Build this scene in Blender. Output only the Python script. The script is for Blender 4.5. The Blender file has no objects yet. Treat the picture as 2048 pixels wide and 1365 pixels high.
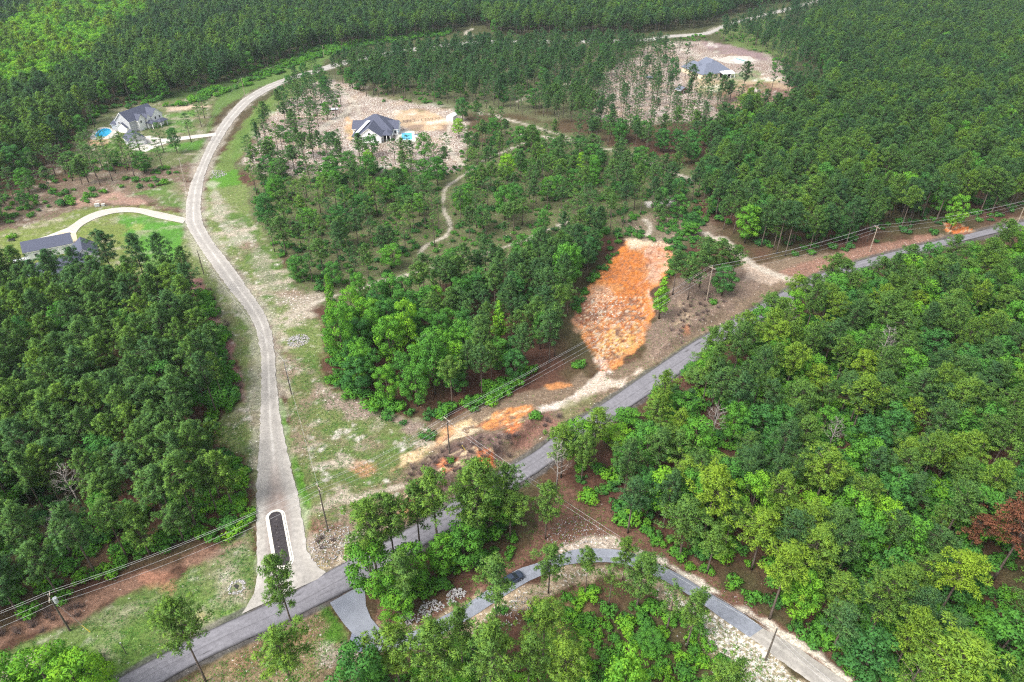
import bpy, bmesh, math, random
import numpy as np
from mathutils import Vector, Matrix
random.seed(7); RNG = np.random.default_rng(7)
SC = bpy.context.scene; COL = SC.collection
# ---------------------------------------------------------------- camera, light, exposure
H = 115.0; PITCH = math.radians(34.0); FPX = 1365.0
cam = bpy.data.objects.new('camera', bpy.data.cameras.new('camera')); COL.objects.link(cam)
cam.data.sensor_width = 36.0; cam.data.lens = 36.0 * FPX / 2048.0
cam.location = (0, 0, H); cam.rotation_euler = (math.radians(90) - PITCH, 0, 0)
cam.data.clip_start = 1.0; cam.data.clip_end = 60000.0
SC.camera = cam
SUN_EL, SUN_AZ = math.radians(52), math.radians(-128)      # azimuth from +Y, clockwise: sun stands behind the camera's left shoulder
W = bpy.data.worlds.new('World'); SC.world = W; W.use_nodes = True
nt = W.node_tree; nt.nodes.clear()
sky = nt.nodes.new('ShaderNodeTexSky'); sky.sky_type = 'NISHITA'; sky.sun_disc = False
sky.sun_elevation = SUN_EL; sky.sun_rotation = SUN_AZ; sky.dust_density = 4.0; sky.air_density = 1.0
hs = nt.nodes.new('ShaderNodeHueSaturation'); hs.inputs['Saturation'].default_value = 0.35
bg = nt.nodes.new('ShaderNodeBackground'); bg.inputs['Strength'].default_value = 0.15
wo = nt.nodes.new('ShaderNodeOutputWorld')
nt.links.new(sky.outputs[0], hs.inputs['Color']); nt.links.new(hs.outputs[0], bg.inputs[0]); nt.links.new(bg.outputs[0], wo.inputs[0])
sl = bpy.data.lights.new('sun', 'SUN'); sl.energy = 1.7; sl.angle = math.radians(24); sl.color = (1.0, 0.965, 0.9)
sun = bpy.data.objects.new('sun', sl); COL.objects.link(sun)
sd = Vector((math.sin(SUN_AZ) * math.cos(SUN_EL), math.cos(SUN_AZ) * math.cos(SUN_EL), math.sin(SUN_EL)))
sun.rotation_euler = sd.to_track_quat('Z', 'Y').to_euler(); sun.location = (0, 0, 300)
SC.view_settings.view_transform = 'Standard'; SC.view_settings.look = 'None'
SC.view_settings.gamma = 1.0; SC.view_settings.use_curve_mapping = False
SC.view_settings.exposure = 1.2
SC.cycles.max_bounces = 6; SC.cycles.diffuse_bounces = 3; SC.cycles.transmission_bounces = 3
SC.cycles.transparent_max_bounces = 4; SC.cycles.volume_bounces = 0; SC.cycles.caustics_reflective = False
SC.cycles.use_denoising = False
HAZE = 0.00007
SC.cycles.filter_width = 1.2

# ---------------------------------------------------------------- survey: sight lines to ground points
cP, sP = math.cos(PITCH), math.sin(PITCH)
def terrain0(X, Y): return 0.0
def ray(x, y):
    u = (x - 1024) / FPX; v = (682.5 - y) / FPX
    return u, cP + v * sP, -sP + v * cP
def gp(x, y, z=0.0):
    a, b, c = ray(x, y); t = (z - H) / c
    return a * t, b * t
def G(x, y):                       # ground point with the terrain's height
    z = 0.0
    for _ in range(6):
        X, Y = gp(x, y, z); z = float(height(np.array([X]), np.array([Y]))[0])
    return Vector((X, Y, z))
def to_px(X, Y, Z=0.0):
    dz = np.asarray(Z) - H; zc = np.asarray(Y) * cP - dz * sP
    return 1024 + FPX * np.asarray(X) / zc, 682.5 - FPX * (np.asarray(Y) * sP + dz * cP) / zc, zc
def tall(base, topy):              # real height of something standing at base whose top shows at topy
    p = G(*base); zs = np.linspace(0, 50, 1001)
    _, yy, _ = to_px(p.x, p.y, p.z + zs)
    return float(zs[np.argmin(np.abs(yy - topy))])
def GW(pts): return np.array([gp(x, y) for x, y in pts])

# ---------------------------------------------------------------- numeric noise and distances
def _hash(ix, iy, s):
    n = (ix * 374761393 + iy * 668265263 + s * 974634777) & 0xffffffff
    n = ((n ^ (n >> 13)) * 1274126177) & 0xffffffff
    return ((n ^ (n >> 16)) & 0xffff) / 65535.0
def vnoise(X, Y, s):
    ix = np.floor(X).astype(np.int64); iy = np.floor(Y).astype(np.int64)
    fx = X - ix; fy = Y - iy; fx = fx * fx * (3 - 2 * fx); fy = fy * fy * (3 - 2 * fy)
    a = _hash(ix, iy, s); b = _hash(ix + 1, iy, s); c = _hash(ix, iy + 1, s); d = _hash(ix + 1, iy + 1, s)
    return (a * (1 - fx) + b * fx) * (1 - fy) + (c * (1 - fx) + d * fx) * fy
def fbm(X, Y, size, s=0, o=3):
    r = 0; amp = 1; tot = 0; X = X / size; Y = Y / size
    for k in range(o):
        r = r + amp * vnoise(X, Y, s + 17 * k); tot += amp; amp *= 0.55; X = X * 2.13 + 5.1; Y = Y * 2.13 + 1.7
    return r / tot
def seg_dist(X, Y, P, closed=False):
    d = np.full(X.shape, 1e9); n = len(P)
    for i in range(n if closed else n - 1):
        a = P[i]; b = P[(i + 1) % n]; e = b - a; L = e @ e + 1e-9
        t = np.clip(((X - a[0]) * e[0] + (Y - a[1]) * e[1]) / L, 0, 1)
        d = np.minimum(d, (X - a[0] - t * e[0]) ** 2 + (Y - a[1] - t * e[1]) ** 2)
    return np.sqrt(d)
def inside(X, Y, P):
    r = np.zeros(X.shape, bool); n = len(P)
    for i in range(n):
        a = P[i]; b = P[(i + 1) % n]
        c = ((a[1] > Y) != (b[1] > Y)) & (X < (b[0] - a[0]) * (Y - a[1]) / (b[1] - a[1] + 1e-12) + a[0])
        r ^= c
    return r
def sdf(X, Y, P):                  # positive inside
    d = seg_dist(X, Y, P, True); return np.where(inside(X, Y, P), d, -d)
def smooth(P, closed=False, n=6):
    P = [np.array(p, float) for p in P]; out = []; m = len(P)
    rng = range(m) if closed else range(m - 1)
    for i in rng:
        p1 = P[i]; p2 = P[(i + 1) % m]
        p0 = P[i - 1] if (closed or i > 0) else p1; p3 = P[(i + 2) % m] if (closed or i < m - 2) else p2
        for k in range(n):
            t = k / n
            out.append(0.5 * ((2 * p1) + (-p0 + p2) * t + (2 * p0 - 5 * p1 + 4 * p2 - p3) * t * t + (-p0 + 3 * p1 - 3 * p2 + p3) * t ** 3))
    if not closed: out.append(P[-1])
    return np.array(out)

# ---------------------------------------------------------------- roads as surveyed edges (left edge, right edge)
GRAVEL = [((484,1228),(657,1149)),((509,1185),(652,1146)),((513,1140),(633,1130)),((514,1100),(614,1100)),((514,1050),(606,1050)),((513,1000),(597,1000)),((515,950),(585,950)),((518,905),(575,905)),
 ((520,850),(563,850)),((523,792),(555,792)),((523,723),(550,723)),((519,689),(547,689)),((511,655),(540,655)),((492,621),(525,621)),((466,587),(502,587)),
 ((439,552),(478,552)),((415,518),(453,518)),((393,484),(426,484)),((373,450),(407,450)),((372,430),(402,430)),((373,410),(401,410)),((379,376),(404,376)),
 ((393,342),(412,342)),((408,307),(427,308)),((425,273),(446,274)),((448,239),(469,240)),((478,205),(499,208)),((502,188),(523,190)),((533,171),(553,174)),
 ((577,154),(594,157)),((625,140),(641,144)),((675,125),(690,130)),((718,115),(730,121)),((790,102),(797,108)),((872,90),(877,96)),((958,82),(959,88)),((1077,81),(1077,87)),((1163,80),(1163,86)),
 ((1282,78),(1282,84)),((1333,71),(1336,76)),((1409,65),(1412,70)),((1450,49),(1455,53)),((1502,34),(1508,38)),((1560,20),(1566,24)),((1621,3),(1627,7)),((1700,-12),(1706,-9)),((1800,-25),(1806,-22))]
COUNTY = [((60,1470),(150,1495)),((150,1410),(240,1430)),((239,1356),(330,1363)),((328,1308),(400,1324)),((427,1257),(470,1290)),((512,1219),(548,1256)),((581,1188),(612,1223)),((649,1147),(684,1188)),
 ((715,1112),(752,1152)),((790,1072),(828,1104)),((869,1027),(908,1053)),((981,956),(1024,978)),((1070,903),(1104,925)),((1128,857),(1162,879)),((1210,805),(1243,826)),
 ((1279,757),(1312,780)),((1350,709),(1381,733)),((1396,679),(1425,700)),((1488,628),(1515,646)),((1604,564),(1625,578)),((1690,531),(1704,545)),((1741,516),(1754,530)),
 ((1854,487),(1865,499)),((1929,470),(1937,480)),((2000,453),(2008,463)),((2080,438),(2086,447)),((2250,410),(2254,418)),((2500,380),(2504,387))]
LANE = [((700,1252),(766,1300)),((776,1275),(812,1302)),((834,1260),(852,1285)),((886,1233),(897,1262)),((937,1206),(948,1232)),((971,1183),(986,1207)),((1033,1141),(1043,1171)),((1074,1127),(1083,1151)),
 ((1121,1108),(1127,1132)),((1162,1098),(1164,1126)),((1227,1099),(1215,1125)),((1275,1110),(1262,1133)),((1350,1145),(1325,1160)),((1416,1185),(1388,1197)),((1484,1226),(1448,1240)),((1526,1257),(1500,1275))]
DIRT = [((1526,1257),(1500,1275)),((1565,1279),(1533,1300)),((1607,1303),(1568,1327)),((1690,1363),(1630,1371)),((1780,1430),(1705,1440)),((1900,1530),(1820,1545))]
CONCRETE = [((374,437),(366,447)),((322,425),(312,436)),((273,416),(273,426)),((234,416),(234,426)),((195,423),(198,435)),((166,435),(172,447)),((148,447),(158,458)),((135,456),(152,467))]
def ribbon_line(R): return np.array([(np.array(gp(*a)) + np.array(gp(*b))) / 2 for a, b in R])
ROADLINES = [(ribbon_line(GRAVEL), 4.5), (ribbon_line(COUNTY), 4.2), (ribbon_line(LANE), 2.6), (ribbon_line(DIRT), 3.0), (ribbon_line(CONCRETE), 2.6)]
def road_dist(X, Y):
    d = np.full(X.shape, 1e9)
    for P, w in ROADLINES: d = np.minimum(d, seg_dist(X, Y, P) - w)
    return d
LANEPAD = [(660,1206),(700,1183),(729,1169),(732,1212),(742,1237),(760,1258),(778,1276),(778,1290),(766,1304),(715,1304),(699,1283),(704,1266),(687,1247),(670,1223)]
# the cut bank beside the county road and the rough pit floor
BANK = GW([(790,1040),(812,985),(850,930),(900,880),(960,868),(1010,858),(1060,838),(1085,850),(1040,900),(990,935),(940,965),(880,1005),(830,1040)])
BANK2 = GW([(1290,720),(1330,660),(1390,620),(1470,590),(1500,600),(1440,645),(1370,690),(1310,730)])
def height(X, Y):
    z = 0.16 * (fbm(X, Y, 5.0, 91, 3) - 0.5)
    for P, hh, wd in ((BANK, 2.6, 3.2), (BANK2, 1.8, 4.0)):
        m = (X > P[:, 0].min() - 3) & (X < P[:, 0].max() + 3) & (Y > P[:, 1].min() - 3) & (Y < P[:, 1].max() + 3)
        if m.any():
            xm, ym = X[m], Y[m]; s = np.clip(sdf(xm, ym, P) / wd, 0, 1); s = s * s * (3 - 2 * s)
            zz = z[m] if isinstance(z, np.ndarray) else np.zeros(xm.shape)
            z = np.array(z); z[m] = zz + s * hh * (0.75 + 0.5 * fbm(xm, ym, 4, 33, 3))
    near = np.clip((road_dist(X, Y) - 0.3) / 2.5, 0, 1)
    return z * near - 0.12 * (1 - near)

# ---------------------------------------------------------------- materials
def mat(name, col, rough=0.85, spec=0.3, noise=None, bump=0.0, metal=0.0, vcol=None):
    m = bpy.data.materials.new(name); m.use_nodes = True; t = m.node_tree; N = t.nodes; L = t.links
    b = N['Principled BSDF']; b.inputs['Roughness'].default_value = rough; b.inputs['Specular IOR Level'].default_value = spec
    b.inputs['Metallic'].default_value = metal
    src = None
    if vcol:
        a = N.new('ShaderNodeAttribute'); a.attribute_name = vcol; src = a.outputs['Color']
    if noise:
        sc_, amt = noise
        tc = N.new('ShaderNodeTexCoord'); n = N.new('ShaderNodeTexNoise'); n.inputs['Scale'].default_value = sc_; n.inputs['Detail'].default_value = 6; n.inputs['Roughness'].default_value = 0.65
        L.new(tc.outputs['Object'], n.inputs['Vector'])
        mr = N.new('ShaderNodeMapRange'); mr.inputs[1].default_value = 0.3; mr.inputs[2].default_value = 0.7; mr.inputs[3].default_value = 1 - amt; mr.inputs[4].default_value = 1 + amt
        L.new(n.outputs['Fac'], mr.inputs[0])
        mx = N.new('ShaderNodeMix'); mx.data_type = 'RGBA'; mx.blend_type = 'MULTIPLY'; mx.inputs[0].default_value = 1
        if src: L.new(src, mx.inputs[6])
        else: mx.inputs[6].default_value = (*col, 1)
        cb = N.new('ShaderNodeCombineColor')
        for k in range(3): L.new(mr.outputs[0], cb.inputs[k])
        L.new(cb.outputs[0], mx.inputs[7]); src = mx.outputs[2]
        if bump:
            bp = N.new('ShaderNodeBump'); bp.inputs['Distance'].default_value = bump; L.new(n.outputs['Fac'], bp.inputs['Height']); L.new(bp.outputs[0], b.inputs['Normal'])
    if src: L.new(src, b.inputs['Base Color'])
    else: b.inputs['Base Color'].default_value = (*col, 1)
    return m
def leaf_mat(name, ramp, trans=0.24):
    """foliage: tint comes from the tree (object or instance), 'leafvar' from each clump of leaves"""
    m = bpy.data.materials.new(name); m.use_nodes = True; t = m.node_tree; N = t.nodes; L = t.links; N.clear()
    out = N.new('ShaderNodeOutputMaterial')
    a = N.new('ShaderNodeAttribute'); a.attribute_type = 'INSTANCER'; a.attribute_name = 'tint'
    v = N.new('ShaderNodeAttribute'); v.attribute_name = 'leafvar'
    add = N.new('ShaderNodeMath'); add.operation = 'MULTIPLY_ADD'; add.inputs[1].default_value = 0.42; L.new(v.outputs['Fac'], add.inputs[0]); L.new(a.outputs['Fac'], add.inputs[2])
    sb = N.new('ShaderNodeMath'); sb.operation = 'SUBTRACT'; sb.inputs[1].default_value = 0.21; L.new(add.outputs[0], sb.inputs[0])
    r = N.new('ShaderNodeValToRGB'); L.new(sb.outputs[0], r.inputs[0])
    el = r.color_ramp.elements
    while len(el) < len(ramp): el.new(0.5)
    for e, (p, c) in zip(el, ramp): e.position = p; e.color = (*c, 1)
    d = N.new('ShaderNodeBsdfDiffuse'); tr = N.new('ShaderNodeBsdfTranslucent'); L.new(r.outputs[0], d.inputs[0]); L.new(r.outputs[0], tr.inputs[0])
    ms = N.new('ShaderNodeMixShader'); ms.inputs[0].default_value = trans; L.new(d.outputs[0], ms.inputs[1]); L.new(tr.outputs[0], ms.inputs[2]); L.new(ms.outputs[0], out.inputs[0])
    return m
M = {}
M['pine'] = leaf_mat('pine needles', [(0.0, (0.058, 0.142, 0.066)), (0.3, (0.098, 0.205, 0.064)), (0.6, (0.152, 0.285, 0.054)), (1.0, (0.260, 0.400, 0.040))])
M['hard'] = leaf_mat('broad leaves', [(0.0, (0.036, 0.110, 0.046)), (0.35, (0.062, 0.182, 0.042)), (0.7, (0.105, 0.280, 0.034)), (1.0, (0.205, 0.405, 0.030))])
M['dry'] = leaf_mat('browned needles', [(0.0, (0.13, 0.055, 0.035)), (0.5, (0.23, 0.095, 0.055)), (1.0, (0.30, 0.15, 0.09))])
M['bark'] = mat('pine bark', (0.11, 0.085, 0.07), noise=(3, 0.4))
M['greybark'] = mat('grey dead wood', (0.30, 0.27, 0.25), noise=(3, 0.3))
M['twig'] = mat('bare brush twigs', (0.13, 0.095, 0.085), noise=(2, 0.4))
M['shingle'] = mat('dark slate shingle', (0.068, 0.075, 0.11), noise=(2.5, 0.25), rough=0.8)
M['shingle2'] = mat('blue grey shingle', (0.12, 0.135, 0.18), noise=(2.5, 0.2), rough=0.8)
M['white'] = mat('white siding', (0.78, 0.78, 0.76), noise=(1.5, 0.05))
M['grey'] = mat('grey siding', (0.42, 0.43, 0.45), noise=(1.5, 0.06))
M['tan'] = mat('cream brick', (0.62, 0.53, 0.38), noise=(3, 0.12))
M['brown'] = mat('brown boards', (0.14, 0.09, 0.06), noise=(3, 0.3))
M['metal'] = mat('pale metal roof', (0.62, 0.65, 0.67), rough=0.4, spec=0.6, noise=(1, 0.05))
M['glass'] = mat('window glass', (0.03, 0.035, 0.045), rough=0.08, spec=0.8)
M['dark'] = mat('dark parts and porch shade', (0.03, 0.027, 0.027))
M['concrete'] = mat('concrete', (0.43, 0.405, 0.36), noise=(0.6, 0.14))
M['tanconcrete'] = mat('tan concrete', (0.50, 0.40, 0.27), noise=(0.6, 0.14))
M['curb'] = mat('cast curb', (0.62, 0.59, 0.52), noise=(1.2, 0.18))
M['mulch'] = mat('dark mulch', (0.035, 0.03, 0.033), noise=(2.5, 0.6), bump=0.1)
M['stone'] = mat('pale riprap', (0.36, 0.345, 0.345), noise=(1.5, 0.25))
M['water'] = mat('pool water', (0.03, 0.36, 0.62), rough=0.06, spec=0.6, noise=(0.6, 0.12))
M['palewater'] = mat('greenish grey pool water', (0.16, 0.30, 0.29), rough=0.1)  # the far pool's own greenish grey
M['pole'] = mat('creosoted pole', (0.10, 0.085, 0.07), noise=(3, 0.35))
M['polelight'] = mat('weathered pole', (0.33, 0.27, 0.21), noise=(3, 0.3))
M['steel'] = mat('galvanised fitting', (0.55, 0.57, 0.58), rough=0.4, metal=0.3)
M['wire'] = mat('aluminium conductor', (0.42, 0.42, 0.42), rough=0.5)
M['yellow'] = mat('yellow guard', (0.75, 0.55, 0.05))
M['paint'] = mat('dark car paint', (0.03, 0.04, 0.065), rough=0.25, spec=0.6)
M['tyre'] = mat('tyre rubber', (0.02, 0.02, 0.02))
M['red'] = mat('red lens', (0.5, 0.02, 0.01), rough=0.3)
M['lamp'] = mat('clear lens', (0.7, 0.7, 0.7), rough=0.2)

def new_obj(name, V, F, material, parent=None, smooth_=False):
    me = bpy.data.meshes.new(name); me.from_pydata([tuple(map(float, v)) for v in V], [], F); me.materials.append(material)
    if smooth_: me.shade_smooth()
    me.update(); o = bpy.data.objects.new(name, me); COL.objects.link(o)
    if parent: o.parent = parent
    return o
def empty(name, loc, rz=0.0, scale=1.0):
    o = bpy.data.objects.new(name, None); o.empty_display_size = 0.5; COL.objects.link(o); o.location = loc; o.rotation_euler = (0, 0, rz); o.scale = (scale,) * 3; return o
def tag(o, label=None, cat=None, group=None, kind=None):
    if label: o['label'] = label
    if cat: o['category'] = cat
    if group: o['group'] = group
    if kind: o['kind'] = kind
    return o
class MB:
    def __init__(s): s.V = []; s.F = []
    def add(s, V, F): n = len(s.V); s.V += [tuple(v) for v in V]; s.F += [tuple(i + n for i in f) for f in F]; return s
    def box(s, x0, x1, y0, y1, z0, z1, R=None):
        V = [(x, y, z) for z in (z0, z1) for x, y in ((x0, y0), (x1, y0), (x1, y1), (x0, y1))]
        if R is not None: V = [R @ Vector(v) for v in V]
        return s.add(V, [(3, 2, 1, 0), (4, 5, 6, 7), (0, 1, 5, 4), (1, 2, 6, 5), (2, 3, 7, 6), (3, 0, 4, 7)])
    def tube(s, pts, rad, n=6):
        pts = [Vector(p) for p in pts]; rad = rad if isinstance(rad, (list, tuple)) else [rad] * len(pts); b = len(s.V)
        for i, p in enumerate(pts):
            d = (pts[min(i + 1, len(pts) - 1)] - pts[max(i - 1, 0)]).normalized(); q = d.to_track_quat('Z', 'Y')
            for k in range(n):
                a = 2 * math.pi * k / n; s.V.append(tuple(p + q @ Vector((math.cos(a) * rad[i], math.sin(a) * rad[i], 0))))
        for i in range(len(pts) - 1):
            for k in range(n): s.F.append((b + i * n + k, b + i * n + (k + 1) % n, b + (i + 1) * n + (k + 1) % n, b + (i + 1) * n + k))
        s.F.append(tuple(b + k for k in range(n))[::-1]); s.F.append(tuple(b + (len(pts) - 1) * n + k for k in range(n)))
        return s
    def build(s, name, material, parent=None, sm=False): return new_obj(name, s.V, s.F, material, parent, sm)

# ---------------------------------------------------------------- ground sheet
BROWN = (0.115, 0.075, 0.052); LITTER = (0.10, 0.05, 0.034); REDLIT = (0.17, 0.075, 0.05); SAND = (0.46, 0.42, 0.36); WSAND = (0.60, 0.56, 0.53); CREAM = (0.55, 0.43, 0.25)
GRASS = (0.10, 0.175, 0.035); LAWN = (0.065, 0.24, 0.02); OLIVE = (0.135, 0.135, 0.055); DGRASS = (0.055, 0.105, 0.025)
ORANGE = (0.55, 0.23, 0.08); YEL = (0.68, 0.43, 0.15); CLAY = (0.47, 0.13, 0.05); PINK = (0.68, 0.40, 0.28); GREYB = (0.20, 0.165, 0.135)
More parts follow.
